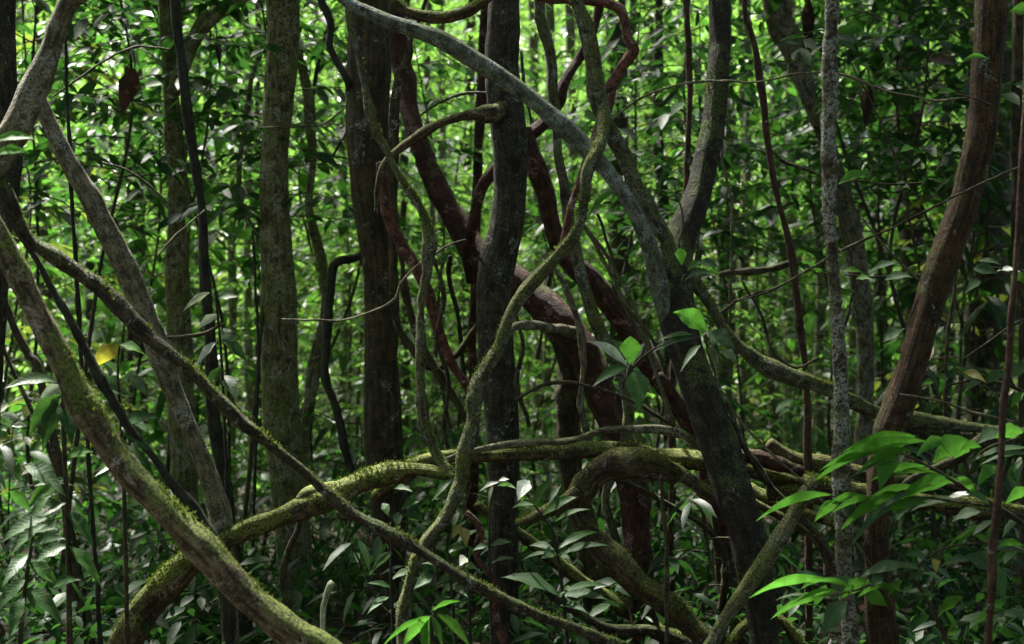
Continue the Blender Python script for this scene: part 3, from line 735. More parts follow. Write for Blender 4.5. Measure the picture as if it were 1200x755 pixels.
make_liana("low_liana", [(560, 590, 6), (590, 615, 7), (625, 642, 8), (668, 668, 9), (701, 694, 9), (735, 718, 9), (770, 734, 8), (830, 760, 8)], 5.6, 'log_moss',
           "low mossy liana running down right beneath the centre seedling", seed=68, moss=900, bottom=-1)
make_liana("short_branch", [(1050, 580, 6), (1066, 566, 6.5), (1090, 553, 7), (1122, 537, 7.5), (1150, 515, 7), (1190, 500, 6)], 4.95, 'brown_dark',
           "dark smooth branch behind the upper leaves of the bright spray", seed=69)
make_liana("broken_branch", [(844, 323, 3.5), (858, 320, 4), (880, 319, 4), (900, 317, 4.2), (914, 313, 4.5), (925, 309, 3.5)], 5.4, 'twig',
           "short broken mossy branch stub pointing left beside the pale greenish trunk", cat="branch", group=None, seed=70, lump=0.2)
make_liana("bleached_stub", [(379, 742, 3.5), (379, 716, 4), (383, 698, 4), (388, 686, 5), (391, 683, 4.5)], 5.2, 'bleached',
           "bleached white hooked stub standing near the bottom, left of centre", cat="stub", group=None, seed=71, bottom=0, lump=0.12)
make_liana("hanging_liana", [(352, 580, 4), (350, 618, 4.5), (338, 645, 5), (333, 672, 5), (335, 698, 4.5), (345, 722, 4), (360, 745, 3)], 5.3, 'diag_brown',
           "short dark hanging liana loop under the bent mossy trunk", seed=72)
make_liana("red_liana", [(546, 600, 3.5), (556, 609, 4), (562, 620, 5), (559, 638, 5.5), (558, 655, 5), (570, 670, 5), (581, 690, 5.5), (580, 715, 6), (588, 740, 7), (598, 770, 7)], 4.9, 'red_liana',
           "small reddish liana curling at bottom centre behind the diagonal liana", seed=73, bottom=-1)
make_liana("upright_shoot", [(775, 558, 2.5), (777, 590, 3), (781, 640, 3), (782, 700, 3), (783, 775, 3.2)], 4.5, 'twig',
           "thin upright stem in front of the mossy foot of the arch", cat="stem", group=None, seed=74, bottom=-1)
make_liana("upright_shoot", [(84, 230, 2.5), (90, 320, 3), (94, 400, 3), (99, 480, 2.6), (104, 545, 2.8), (109, 610, 3), (115, 690, 3.2)], 5.1, 'black_stem',
           "thin black upright stem passing behind the thick mossy liana", cat="stem", group=None, seed=75, bottom=-1, top=0, H=3.5)
make_liana("thin_liana", [(-20, 300, 5.5), (0, 343, 5.5), (16, 380, 5), (33, 415, 5), (50, 450, 5)], 5.4, 'twig',
           "brown stem at left edge, behind the thick mossy liana", seed=76, bottom=-1)
for i, (pts, d, m, lab) in enumerate([
    ([(452, 250, 4), (470, 300, 4.5), (476, 350, 4.5), (492, 400, 4.5), (516, 440, 5), (540, 478, 5), (556, 520, 5)], 5.75, 'brown_dark', "dark brown vine curving under the red liana toward the level trunk"),
    ([(638, 300, 3), (660, 330, 4), (676, 372, 4.5), (684, 420, 4.5), (680, 470, 4.5), (692, 520, 4.5)], 5.35, 'grey_pole', "grey vine hanging in front of the red knot"),
    ([(770, 440, 8), (790, 470, 8), (812, 500, 8.5), (850, 528, 9), (900, 540, 8), (940, 552, 7)], 5.05, 'red_brown', "reddish vine passing behind the foot of the bending trunk"),
    ([(852, 470, 3.5), (866, 510, 4), (886, 545, 4.5), (912, 580, 5), (950, 620, 6), (985, 668, 7)], 4.75, 'diag_brown', "dark vine slanting between curved root and lichen stem"),
    ([(860, 575, 5), (890, 592, 5.5), (925, 612, 6), (960, 640, 6), (975, 690, 7)], 4.95, 'bow_brown', "brown root arching under the right end of the level trunk"),
    ([(1040, 492, 6), (1085, 510, 6.5), (1120, 512, 6), (1160, 520, 6), (1215, 540, 6)], 5.3, 'diag_brown', "dark vine beside the level trunk near right edge"),
    ([(725, 560, 4), (780, 590, 3.5), (830, 620, 4), (850, 660, 5), (845, 720, 6)], 5.5, 'brown_dark', "dark vine drooping under the arch to the right"),
    ([(610, 60, 2), (616, 110, 2.2), (626, 160, 2.2), (640, 220, 2.4), (648, 290, 2.4), (640, 350, 2.4), (630, 420, 2.2)], 6.3, 'twig', "slim hanging vine just right of the speckled black trunk"),
    ([(900, 520, 9), (935, 540, 10), (975, 545, 11), (1020, 556, 10), (1075, 566, 8), (1130, 570, 7)], 5.35, 'bow_brown', "brown limb stacked above the level trunk, behind the lichen stem"),
    ([(845, 560, 6), (880, 582, 8), (915, 596, 9), (955, 604, 9), (1000, 622, 8), (1050, 650, 7)], 5.25, 'log_moss', "mossy limb stacked below the level trunk, behind the curved root"),
    ([(640, 690, 5), (680, 720, 6), (720, 738, 7), (770, 742, 7), (815, 760, 7)], 5.2, 'diag_brown', "dark root creeping under the foot of the arch"),
    ([(925, 590, 5), (945, 618, 5), (968, 640, 5), (990, 672, 6), (1000, 720, 7)], 5.05, 'brown_dark', "short dark root dropping behind the lichen stem's foot"),
    ([(560, 300, 2), (590, 340, 2.6), (612, 400, 3), (606, 450, 3), (620, 500, 3)], 5.3, 'diag_brown', "slim dark vine crossing the speckled black trunk's right edge"),
    ([(700, 250, 2), (716, 300, 2.6), (724, 350, 2.8), (752, 380, 2.8), (775, 420, 2.6), (784, 480, 3)], 5.2, 'twig', "slim twisting vine left of the dark bending trunk"),
    ([(508, 300, 2), (520, 350, 2.5), (512, 400, 2.6), (526, 450, 2.6), (520, 500, 2.6), (530, 540, 2.4)], 5.45, 'diag_brown', "slim wavy vine between grey draped liana and winding grey liana"),
    ([(604, 470, 2), (640, 450, 2.4), (690, 452, 2.6), (740, 470, 2.6), (790, 500, 2.4)], 5.0, 'twig', "slim arched vine above the bowed liana"),
    ([(870, 330, 1.5), (892, 370, 2), (905, 410, 2.2), (930, 430, 2), (960, 420, 1.6)], 5.2, 'twig', "slim looping twig above the greenish speckled liana"),
    ([(1128, 250, 2), (1120, 330, 2.4), (1110, 400, 2.6), (1108, 470, 2.6), (1106, 560, 2.6)], 5.6, 'twig', "thin vine hanging straight right of the fibrous trunk"),
    ([(160, 380, 2), (185, 395, 2.4), (230, 393, 2.4), (262, 380, 2)], 5.5, 'twig', "dark vine bridging the grey pole and black pole"),
    ([(303, 60, 3.5), (292, 105, 4), (286, 150, 3.8), (281, 190, 3), (283, 240, 2.6), (300, 270, 2.4)], 6.9, 'grey_pole', "pale bent vine left of the olive trunk, upper part"),
    ([(385, 30, 3), (372, 80, 3), (362, 150, 2.6), (380, 190, 2.2), (400, 165, 2)], 7.2, 'black_stem', "dark forked vine between olive and brown trunks, upper part"),
    ([(296, 270, 1.6), (300, 350, 1.8), (303, 430, 1.8), (300, 520, 2), (296, 640, 2.2)], 6.1, 'black_stem', "thin dark vine hanging along the olive trunk's left"),
    ([(905, 175, 1.6), (920, 190, 2), (948, 200, 2), (970, 215, 1.6), (985, 250, 1.6), (1000, 330, 1.8), (985, 400, 2)], 5.6, 'twig', "looped dark vine around the lichen crusted stem"),
    ([(1060, 420, 2), (1045, 470, 2.6), (1032, 520, 2.6), (1010, 560, 2.4), (1000, 620, 2.4)], 5.4, 'black_stem', "thin dark vine behind the fibrous trunk's lower left"),
]):
    make_liana("thin_vine", pts, d, m, lab, "vine", "thin vines among the trunks", seed=300 + i, lump=.14, nseg=12, knots=.3)
# wiry twigs
W = "wiry twigs strung between the trunks"
def wire(pts, d, m, label, seed): make_liana("wiry_twig", pts, d, m, label, "twig", W, seed=seed, lump=0.08, nseg=7)
wire([(330, 374, 1.3), (362, 375, 1.3), (396, 376, 1.5), (416, 372, 1.5), (440, 363, 1.6), (462, 352, 1.8), (470, 332, 1.6), (488, 312, 1.6), (508, 299, 1.5), (525, 288, 1.5), (546, 281, 1.3)], 5.2, 'pale_twig', "pale wiry twig wrapping across the dark brown trunk", 80)
wire([(700, 158, 1.5), (716, 141, 1.6), (748, 117, 1.6), (785, 102, 1.8), (810, 97, 1.7), (850, 95, 1.6), (888, 96, 1.4), (933, 87, 1.4), (965, 85, 1.5), (989, 88, 1.8), (1012, 96, 1.8), (1039, 107, 1.6), (1070, 113, 1.4), (1099, 118, 1.3), (1136, 114, 1.2)], 4.9, 'pale_twig', "long arched pale twig across the upper right", 81)
wire([(840, 358, 1.2), (900, 342, 1.5), (945, 318, 1.6), (993, 290, 1.8), (1040, 270, 1.8), (1079, 250, 1.8), (1120, 230, 1.6), (1160, 211, 1.6), (1210, 189, 1.5)], 4.6, 'twig', "long straight dark twig rising to the right edge", 82)
wire([(833, 405, 1.6), (838, 420, 2), (842, 450, 2), (855, 476, 1.8), (870, 496, 1.8), (900, 528, 1.6), (947, 571, 1.6), (981, 608, 1.5), (1025, 668, 1.5)], 4.15, 'pale_twig', "straight pale twig slanting down across the curved root", 83)
wire([(760, 330, 1.2), (790, 300, 1.5), (800, 255, 1.4), (790, 220, 1)], 4.9, 'pale_twig', "short pale twig against the crook of the bending trunk", 84)
wire([(840, 120, 1.6), (846, 160, 2), (847, 190, 2), (853, 215, 2), (858, 245, 2), (857, 290, 2), (855, 380, 1.8)], 5.4, 'pale_twig', "pale hanging twig just right of the dark bending trunk", 85)
wire([(840, 370, 1.6), (860, 355, 1.7), (885, 344, 1.8), (905, 338, 1.4), (925, 330, 1.2)], 5.3, 'twig', "dark forked twig under the broken branch stub", 86)
wire([(300, 150, 1.2), (342, 149, 1.6), (374, 147, 1.6), (390, 138, 1.6), (402, 128, 1.4)], 6.4, 'pale_twig', "short pale twig crossing right from the olive trunk", 87)
wire([(488, 138, 1.2), (500, 130, 1.6), (520, 118, 1.8), (545, 110, 1.8), (572, 109, 1.6)], 5.6, 'twig', "dark arched twig above the knuckle branch of the black trunk", 88)
wire([(120, 190, 1.2), (150, 200, 1.5), (180, 222, 1.5), (200, 240, 1.2)], 5.2, 'twig', "dark twig between the grey pole and the mossy trunk, upper left", 89)
wire([(185, 300, 1.2), (205, 277, 1.6), (222, 262, 1.6), (240, 246, 1.2)], 5.2, 'pale_twig', "pale slanting twig left of the slender black pole", 90)
wire([(60, 115, 1.2), (95, 90, 1.5), (125, 70, 1.5), (160, 55, 1.5), (200, 58, 1.2)], 5.4, 'twig', "thin dark twig reaching right from the corner trunk", 91)
wire([(990, 60, 1), (1040, 160, 1.5), (1060, 230, 1.6), (1080, 330, 1.6)], 5.8, 'twig', "thin dark twig hanging between lichen stem and fibrous trunk", 92)
wire([(1010, 255, 1.2), (1030, 280, 1.5), (1052, 305, 1.6), (1078, 330, 1.3)], 4.6, 'pale_twig', "thin pale twig slanting to the fibrous trunk at mid height", 93)
wire([(1130, 420, 1.2), (1160, 400, 1.5), (1185, 382, 1.5), (1215, 365, 1.4)], 4.6, 'twig', "dark twig rising to right behind the thin red stem", 94)
wire([(1055, 462, 1.2), (1100, 470, 1.6), (1140, 483, 1.8), (1190, 495, 1.6)], 4.5, 'pale_twig', "pale twig sloping right from the fibrous trunk above the spray", 95)
wire([(395, 600, 1.2), (420, 655, 1.2), (440, 700, 1.2), (480, 740, 1.2)], 5.0, 'twig', "fine dark twig crossing below the diagonal liana near bottom centre", 96)

# ================================================================== FOREGROUND PLANTS
def plant(name, label, cat, d, stems, leaves, smat='twig', group=None, seed=1, backlit=False):
    """stems: lists of (x,y,r); leaves: (bx,by,tx,ty,width,material key[,roll[,depth offset base,tip]])"""
    rows = [px_rows(s, d) for s in stems]
    if rows:
        base = min((r[np.argmin(r[:, 2])] for r in rows), key=lambda a: a[2])[:3].copy()
    else:
        base = P(leaves[0][0], leaves[0][1], d)
    root = link(name, None, None, None, base)
    root.empty_display_size = 0.05
    tag(root, label, cat, group)
    if rows:
        v, q, t, uv = join_geo([tube_geo(r, 8, 0.08, 0, seed + k) for k, r in enumerate(rows)])
        link("stem", mk_mesh("stem", v - base, [q, t], uv), M[smat], root)
    r = np.random.default_rng(seed + 500)
    for k, lf in enumerate(leaves):
        bx, by, tx, ty, w, mk = lf[:6]
        roll = lf[6] if len(lf) > 6 else 48
        db = lf[7] if len(lf) > 7 else r.uniform(-.03, .03)
        dt = lf[8] if len(lf) > 8 else r.uniform(-.10, .06)
        v, q, luv = big_leaf(P(bx, by, d + db), P(tx, ty, d + dt), w * 1.08 / math.cos(math.radians(roll)) ** 0.8 / FPX * d, roll - (12 if backlit and mk == 'bright' else 0),
                        facing=(-1 if (backlit and mk == 'bright') or (backlit and mk == 'mid' and k % 2) else 1), droop=0.10, fold=0.25, seed=seed * 31 + k, wave=0.05)
        link("leaf", mk_mesh("leaf", v - base, [q], luv), M['leaf_' + mk], root)
    return root

plant("leafy_branch", "bright green leafy branch reaching in from the right edge, upper of two", "branch", 4.05,
      [[(1235, 640, 3), (1200, 615, 3), (1171, 595, 2.6), (1129, 571, 2.2), (1091, 548, 1.8), (1045, 526, 1.3)],
       [(1171, 595, 1.6), (1120, 588, 1.4), (1080, 583, 1.2), (1030, 584, 1), (975, 582, 0.8)], [(1129, 571, 1.4), (1150, 530, 1.2), (1195, 512, 1)]],
      [(1086, 517, 953, 565, 15, 'bright', 50), (1075, 512, 985, 532, 9, 'bright', 52), (1056, 530, 960, 552, 9, 'bright', 55), (1044, 526, 1031, 575, 25, 'bright', 25), (1088, 547, 1014, 568, 8, 'bright', 55),
       (1052, 541, 993, 563, 6, 'grey', 55), (1108, 516, 1073, 536, 13, 'bright', 35), (1134, 515, 1093, 542, 24, 'bright', 35), (1136, 520, 1118, 538, 16, 'bright', 40),
       (1124, 563, 1050, 588, 17, 'bright', 50), (976, 580, 886, 611, 10, 'bright', 55), (984, 588, 953, 613, 12, 'bright', 40),
       (1066, 576, 995, 643, 13, 'grey', 40), (1050, 580, 983, 624, 13, 'bright', 45), (1086, 590, 1022, 606, 12, 'bright', 50), (1075, 583, 1000, 600, 12, 'mid', 55), (995, 590, 1000, 618, 14, 'grey', 30),
       (1166, 546, 1145, 572, 14, 'bright', 35), (1208, 526, 1132, 545, 8, 'grey', 55), (1210, 533, 1147, 546, 7, 'grey', 55), (1170, 505, 1145, 521, 18, 'grey', 35), (1150, 524, 1126, 528, 9, 'bright', 50),
       (1200, 506, 1164, 514, 16, 'bright', 45), (1126, 587, 1066, 600, 9, 'grey', 50), (1144, 580, 1102, 590, 7, 'pale', 55), (1208, 573, 1178, 591, 12, 'bright', 45), (1196, 535, 1192, 570, 9, 'grey', 30), (1060, 522, 1002, 560, 8, 'bright', 50), (1070, 528, 1010, 548, 9, 'bright', 55), (1100, 555, 1038, 562, 8, 'mid', 55), (1110, 560, 1075, 572, 9, 'bright', 50), (1080, 572, 1010, 590, 8, 'bright', 55), (1092, 583, 1048, 612, 9, 'mid', 45), (1020, 583, 962, 596, 8, 'bright', 55), (1030, 585, 972, 604, 7, 'bright', 50), (1145, 583, 1120, 560, 9, 'bright', 45), (1160, 592, 1130, 578, 9, 'mid', 50), (1150, 600, 1115, 612, 13, 'grey', 45)], seed=3, backlit=True)
plant("leafy_branch", "green and grey leafy branch in front of the lichen stem's foot, lower of two", "branch", 3.95,
      [[(1125, 790, 3), (1095, 720, 2.5), (1066, 676, 2), (1030, 682, 1.6), (1003, 692, 1.3), (975, 696, 1)], [(1066, 676, 1.5), (1085, 655, 1.4), (1112, 641, 1.3), (1165, 637, 1.2), (1215, 650, 1)]],
      [(974, 682, 878, 701, 10, 'bright', 55), (970, 678, 938, 691, 7, 'bright', 50), (976, 697, 903, 726, 10, 'bright', 52), (955, 700, 908, 704, 4, 'grey', 60), (996, 676, 975, 704, 25, 'grey', 20),
       (992, 704, 964, 747, 23, 'grey', 22), (1020, 680, 984, 703, 15, 'bright', 42), (1068, 664, 1003, 680, 14, 'grey', 48), (1035, 674, 1020, 690, 14, 'grey', 30), (1082, 664, 1065, 681, 18, 'grey', 25), (1014, 698, 1040, 711, 16, 'bright', 35),
       (1130, 652, 1178, 677, 24, 'grey', 40), (1142, 658, 1100, 666, 9, 'grey', 50), (1152, 643, 1207, 650, 15, 'grey', 48), (1080, 668, 1040, 668, 8, 'mid', 55), (1096, 655, 1097, 673, 10, 'yellow', 35),
       (1112, 648, 1108, 660, 9, 'bright', 35), (1160, 638, 1140, 628, 8, 'mid', 50), (1170, 640, 1200, 640, 8, 'bright', 50), (1030, 690, 1058, 694, 9, 'mid', 50), (1095, 700, 1060, 694, 12, 'mid', 45), (1100, 720, 1130, 700, 14, 'mid', 40), (1165, 660, 1178, 712, 15, 'mid', 25), (1110, 745, 1125, 738, 10, 'mid', 45), (985, 694, 930, 708, 6, 'bright', 55), (1000, 690, 950, 684, 6, 'bright', 55), (1040, 684, 1005, 700, 9, 'bright', 45), (1058, 680, 1040, 700, 9, 'mid', 40), (1090, 660, 1060, 652, 8, 'grey', 50)], seed=4, backlit=True)
plant("leaf_pair", "two bright narrow leaves poking in at the left edge", "leaves", 3.4, [[(-45, 178, 2), (-22, 172, 1.6), (-4, 168, 1)], [(-22, 172, 1.2), (-4, 182, 1)]],
      [(-8, 166, 44, 164, 11, 'bright', 45), (-8, 182, 35, 180, 11, 'bright', 45)], seed=5)
plant("epiphyte", "leaf rosette with one large hanging leaf, growing on the dark red trunk", "epiphyte", 4.6,
      [[(738, 446, 4.5), (738, 436, 4), (739, 428, 2.5)], [(740, 432, 1.6), (752, 420, 1.5), (768, 408, 1.3), (795, 397, 1.2), (820, 395, 1)]],
      [(736, 430, 689, 400, 12, 'pale', 35), (738, 427, 739, 394, 24, 'bright', 10), (741, 426, 756, 402, 9, 'pale', 20), (744, 434, 750, 484, 27, 'mid', 8, -.05, -.12), (735, 431, 694, 454, 13, 'dark', 30), (820, 396, 764, 414, 9, 'grey', 50), (815, 393, 768, 402, 6, 'mid', 55)], seed=6, group="leaf rosettes perched on trunks")
plant("epiphyte", "leaf rosette with a broad bright leaf, on the dark bending trunk", "epiphyte", 4.3,
      [[(828, 400, 3), (826, 392, 2.5)], [(826, 395, 1.4), (832, 420, 1.6), (842, 450, 1.4)]],
      [(828, 388, 789, 366, 24, 'bright', 30), (829, 391, 862, 409, 20, 'grey', 40), (846, 412, 864, 426, 12, 'grey', 45), (822, 404, 797, 437, 8, 'grey', 30), (832, 396, 840, 440, 12, 'dark', 20)], seed=7, group="leaf rosettes perched on trunks")
plant("epiphyte", "small sprig of round pale leaves on the speckled liana's bend", "epiphyte", 4.45,
      [[(800, 330, 2.5), (802, 322, 2)], [(802, 324, 1.2), (818, 316, 1.1)]],
      [(799, 311, 797, 291, 13, 'bright', 15), (834, 320, 801, 330, 9, 'grey', 45), (842, 314, 814, 308, 11, 'grey', 45), (805, 318, 825, 306, 8, 'mid', 40)], seed=8, group="leaf rosettes perched on trunks")
plant("drooping_plant", "plant with arching strap leaves at the bottom, under the diagonal liana", "plant", 4.0,
      [[(508, 775, 3), (506, 745, 2.6), (505, 722, 2)]],
      [(504, 722, 470, 762, 14, 'bright', 25), (505, 724, 496, 772, 16, 'bright', 15), (501, 724, 446, 760, 6, 'bright', 45), (512, 720, 552, 760, 12, 'mid', 30), (506, 716, 540, 705, 5, 'bright', 50), (507, 722, 520, 765, 9, 'mid', 20)], seed=9, backlit=True)
plant("understorey_seedling", "dark stemmed seedling with long drooping leaves, left of the arch", "seedling", 4.5,
      [[(668, 790, 2.2), (662, 720, 2), (655, 660, 1.8), (648, 625, 1.6), (636, 605, 1.3), (626, 592, 1)]],
      [(635, 605, 677, 583, 13, 'mid', 40), (624, 590, 646, 565, 11, 'mid', 30), (620, 563, 606, 588, 17, 'pale', 20), (643, 591, 658, 569, 7, 'grey', 35), (650, 612, 692, 597, 6, 'mid', 50), (652, 645, 702, 624, 10, 'mid', 42), (655, 652, 715, 640, 9, 'grey', 48),
       (650, 645, 620, 640, 9, 'grey', 45), (648, 650, 612, 657, 5, 'grey', 55), (653, 650, 671, 662, 8, 'grey', 40), (652, 648, 634, 655, 13, 'grey', 35), (655, 698, 588, 677, 17, 'grey', 48), (655, 697, 717, 688, 8, 'grey', 52), (656, 700, 714, 704, 13, 'grey', 48),
       (654, 700, 668, 686, 11, 'mid', 30), (656, 710, 690, 720, 9, 'grey', 45), (626, 592, 600, 596, 6, 'grey', 50), (650, 625, 668, 632, 8, 'dark', 40)], seed=10, smat='black_stem')
plant("understorey_seedling", "seedling with hanging grey green leaves crossed by the diagonal liana", "seedling", 4.55,
      [[(536, 790, 2.2), (532, 730, 2), (529, 690, 1.7), (526, 655, 1.4), (522, 630, 1)]],
      [(509, 674, 485, 691, 14, 'grey', 30), (533, 676, 511, 686, 9, 'grey', 40), (528, 668, 493, 661, 6, 'grey', 50), (547, 654, 538, 664, 12, 'pale', 25), (545, 664, 560, 668, 9, 'mid', 40), (524, 650, 545, 640, 6, 'mid', 50), (530, 690, 548, 700, 9, 'grey', 40), (528, 700, 505, 710, 8, 'dark', 45), (530, 680, 520, 665, 7, 'mid', 40)], seed=11, smat='black_stem')
plant("understorey_seedling", "seedling with lance shaped leaves in front of the brown trunk's foot", "seedling", 4.9,
      [[(462, 790, 2.2), (460, 720, 2), (458, 660, 1.7), (464, 615, 1.3), (470, 590, 1)]],
      [(460, 647, 433, 674, 10, 'grey', 30), (448, 590, 456, 606, 10, 'mid', 20), (467, 600, 465, 620, 11, 'grey', 18), (470, 598, 492, 588, 9, 'mid', 42), (478, 621, 502, 628, 7, 'grey', 45), (460, 573, 484, 577, 7, 'grey', 48), (458, 680, 490, 668, 8, 'grey', 45), (460, 690, 430, 684, 7, 'dark', 48), (456, 700, 430, 720, 9, 'grey', 40), (506, 588, 534, 560, 8, 'mid', 35), (470, 604, 498, 612, 9, 'dark', 45)], seed=12, smat='black_stem')
plant("yellow_leaf_sprig", "sprig with one round yellowing leaf by the winding grey liana", "sprig", 4.9, [[(552, 790, 1.6), (550, 700, 1.4), (547, 645, 1.2), (544, 618, 1)]],
      [(542, 618, 547, 642, 13, 'yellow', 10), (540, 615, 530, 632, 10, 'yellow', 15)], seed=13, smat='black_stem')
plant("pale_sprig", "sprig of cream coloured young leaves beside the speckled trunk's foot", "sprig", 4.5, [[(578, 790, 1.6), (574, 680, 1.4), (574, 600, 1.2), (580, 568, 1)]],
      [(586, 565, 562, 576, 5, 'pale', 40), (584, 564, 597, 562, 5, 'pale', 40), (577, 570, 572, 590, 5, 'pale', 20), (582, 570, 606, 574, 6, 'bright', 45), (574, 640, 553, 646, 7, 'grey', 40), (575, 640, 600, 636, 8, 'grey', 40), (576, 660, 604, 655, 5, 'grey', 50)], seed=14, smat='black_stem')
plant("broadleaf_shrub", "broad leaved shrub behind the thick mossy liana, with white glare painted on one leaf", "shrub", 4.3,
      [[(82, 790, 4), (80, 640, 3.5), (76, 540, 3), (73, 450, 2)]],
      [(69, 447, 4, 456, 14, 'dark', 45), (75, 452, 45, 472, 14, 'pale', 25), (72, 462, 33, 512, 22, 'dark', 25), (76, 466, 84, 522, 26, 'dark', 15), (68, 470, 50, 530, 20, 'dark', 20), (27, 545, 77, 582, 22, 'grey', 35), (40, 570, 88, 570, 6, 'grey', 50), (76, 560, 30, 600, 18, 'mid', 35),  # the pale leaf here has white glare put into its base colour
       (2, 487, 22, 491, 9, 'pale', 30), (14, 500, 32, 500, 8, 'pale', 35), (78, 590, 20, 620, 18, 'dark', 40), (78, 600, 110, 640, 16, 'dark', 35), (75, 540, 110, 530, 12, 'mid', 45), (80, 640, 40, 660, 16, 'dark', 40), (80, 640, 120, 690, 15, 'mid', 35)], seed=15)
plant("yellow_leaf_sprig", "sprig with a big yellow olive leaf left of the slanting grey pole", "sprig", 4.75,
      [[(150, 790, 3), (146, 600, 2.6), (142, 500, 2), (138, 436, 1.4), (140, 405, 1)]],
      [(139, 404, 106, 434, 20, 'yellow', 20), (140, 404, 169, 415, 11, 'bright', 40), (136, 441, 156, 424, 12, 'bright', 30), (109, 451, 155, 466, 18, 'grey', 35), (140, 440, 118, 470, 18, 'dark', 30), (150, 440, 172, 465, 14, 'grey', 30), (142, 500, 186, 490, 16, 'dark', 40), (142, 500, 174, 530, 17, 'dark', 30), (144, 540, 110, 560, 14, 'mid', 40), (145, 560, 190, 580, 14, 'mid', 40)], seed=16)
plant("dry_fern_shrub", "low shrub with grey drooping leaves in the lower left corner", "shrub", 4.1,
      [[(20, 800, 3.5), (28, 700, 3), (40, 620, 2)]],
      [(56, 607, 0, 637, 16, 'grey', 42), (54, 614, 8, 655, 12, 'grey', 40), (40, 625, 66, 620, 9, 'grey', 45), (36, 640, 78, 632, 13, 'dark', 42), (34, 650, 2, 690, 15, 'dark', 35), (32, 660, 70, 690, 17, 'mid', 38), (30, 680, -6, 720, 16, 'dark', 38), (30, 690, 75, 735, 18, 'dark', 35), (60, 690, 95, 680, 12, 'dark', 42), (28, 700, 10, 750, 16, 'dark', 25), (36, 600, 10, 575, 14, 'dark', 40), (38, 604, 60, 580, 12, 'mid', 40)], seed=17)
plant("hanging_sprig", "sprig of pale hanging leaves on the slender black pole", "sprig", 5.2, [[(262, 800, 2.5), (266, 600, 2.2), (262, 470, 1.8), (258, 400, 1.5), (252, 340, 1.2)]],
      [(246, 343, 214, 366, 8, 'pale', 28), (256, 369, 231, 387, 10, 'pale', 25), (253, 401, 229, 431, 9, 'pale', 20), (262, 385, 274, 412, 14, 'dark', 20), (262, 400, 290, 425, 14, 'dark', 30), (262, 440, 278, 472, 16, 'dark', 20), (262, 430, 240, 462, 13, 'dark', 22), (264, 480, 290, 500, 15, 'dark', 35), (255, 350, 280, 348, 12, 'dark', 45)], seed=18, smat='black_stem')
plant("leafy_twig", "twig with grey and yellow green leaves right of the fibrous trunk", "branch", 4.7, [[(1240, 480, 2), (1190, 455, 1.8), (1150, 445, 1.5), (1110, 452, 1)], [(1190, 455, 1.2), (1175, 430, 1)]],
      [(1128, 436, 1156, 449, 10, 'yellow', 35), (1095, 448, 1080, 452, 8, 'bright', 40), (1112, 446, 1094, 441, 7, 'mid', 40), (1154, 450, 1182, 437, 13, 'grey', 35), (1180, 442, 1208, 430, 18, 'grey', 35), (1150, 448, 1130, 460, 9, 'mid', 40), (1190, 456, 1170, 470, 10, 'yellow', 40), (1140, 446, 1120, 430, 8, 'mid', 40), (1200, 460, 1185, 478, 11, 'bright', 35)], seed=19)
plant("leafy_twig", "twig with a few grey rounded leaves high beside the thin red stem", "branch", 4.6, [[(1245, 322, 1.8), (1200, 318, 1.5), (1150, 312, 1.2)]],
      [(1140, 315, 1169, 321, 15, 'grey', 30), (1146, 306, 1174, 311, 6, 'grey', 50), (1168, 318, 1196, 319, 6, 'pale', 50), (1150, 330, 1130, 345, 11, 'grey', 35), (1190, 320, 1205, 335, 12, 'mid', 35)], seed=20)
plant("leafy_twig", "twig of mixed bright and grey leaves between lichen stem and fibrous trunk", "branch", 4.9, [[(1092, 325, 2), (1060, 322, 1.6), (1025, 325, 1.3), (990, 322, 1)]],
      [(1021, 317, 1052, 309, 9, 'grey', 40), (1035, 329, 1070, 325, 10, 'grey', 42), (987, 318, 1012, 320, 7, 'bright', 45), (1003, 327, 1022, 328, 7, 'bright', 45), (1034, 402, 1061, 385, 14, 'grey', 35), (1060, 325, 1075, 312, 9, 'mid', 40), (995, 330, 975, 345, 10, 'mid', 38)], seed=21)
plant("leafy_twig", "twig with one bright pointed leaf beside the lichen stem, upper right", "branch", 4.7, [[(1080, 215, 1.4), (1040, 216, 1.2), (1000, 212, 1), (975, 220, 0.8)]],
      [(982, 216, 1020, 203, 12, 'bright', 30), (1055, 178, 1072, 175, 8, 'bright', 40), (1048, 216, 1068, 222, 8, 'dark', 40)], seed=22)
plant("leafy_twig", "small twig of light green leaves on the fibrous trunk's upper part", "branch", 4.6, [[(1165, 125, 1.2), (1140, 115, 1), (1120, 110, .8)], [(1165, 90, 1), (1150, 76, .8)]],
      [(1128, 72, 1159, 70, 7, 'bright', 40), (1097, 110, 1121, 108, 7, 'bright', 40), (1115, 176, 1128, 178, 9, 'mid', 40), (1185, 12, 1208, 16, 15, 'bright', 30), (1190, 100, 1212, 104, 13, 'dark', 30)], seed=23)
D = "dead brown leaves caught in the twigs"
def dead(lf, d, label, seed, curl=0.2): plant("dead_leaf", label, "dead leaf", d, [[(lf[0] - 3, lf[1] - 22, 1), (lf[0], lf[1] - 8, 1), (lf[0], lf[1], 0.8)]], [lf], group=D, seed=seed)
dead((158, 80, 142, 138, 24, 'dead', 10), 5.6, "large dark brown dead leaf hanging left of the mossy arching-limb trunk", 31)
dead((254, 48, 258, 84, 7, 'dead', 15), 6.2, "narrow dead leaf dangling beside the dark arching limb", 32)
dead((1019, 100, 1014, 152, 15, 'dead', 10), 6.0, "dark red dead leaf hanging right of the lichen crusted stem", 33)
dead((947, -4, 948, 70, 15, 'dead', 12), 6.5, "long dark dead leaf hanging at the top, left of the lichen stem", 34)
dead((1088, 70, 1122, 78, 14, 'dead', 35), 5.6, "curled brown dead leaf near the fibrous trunk, upper right", 35)
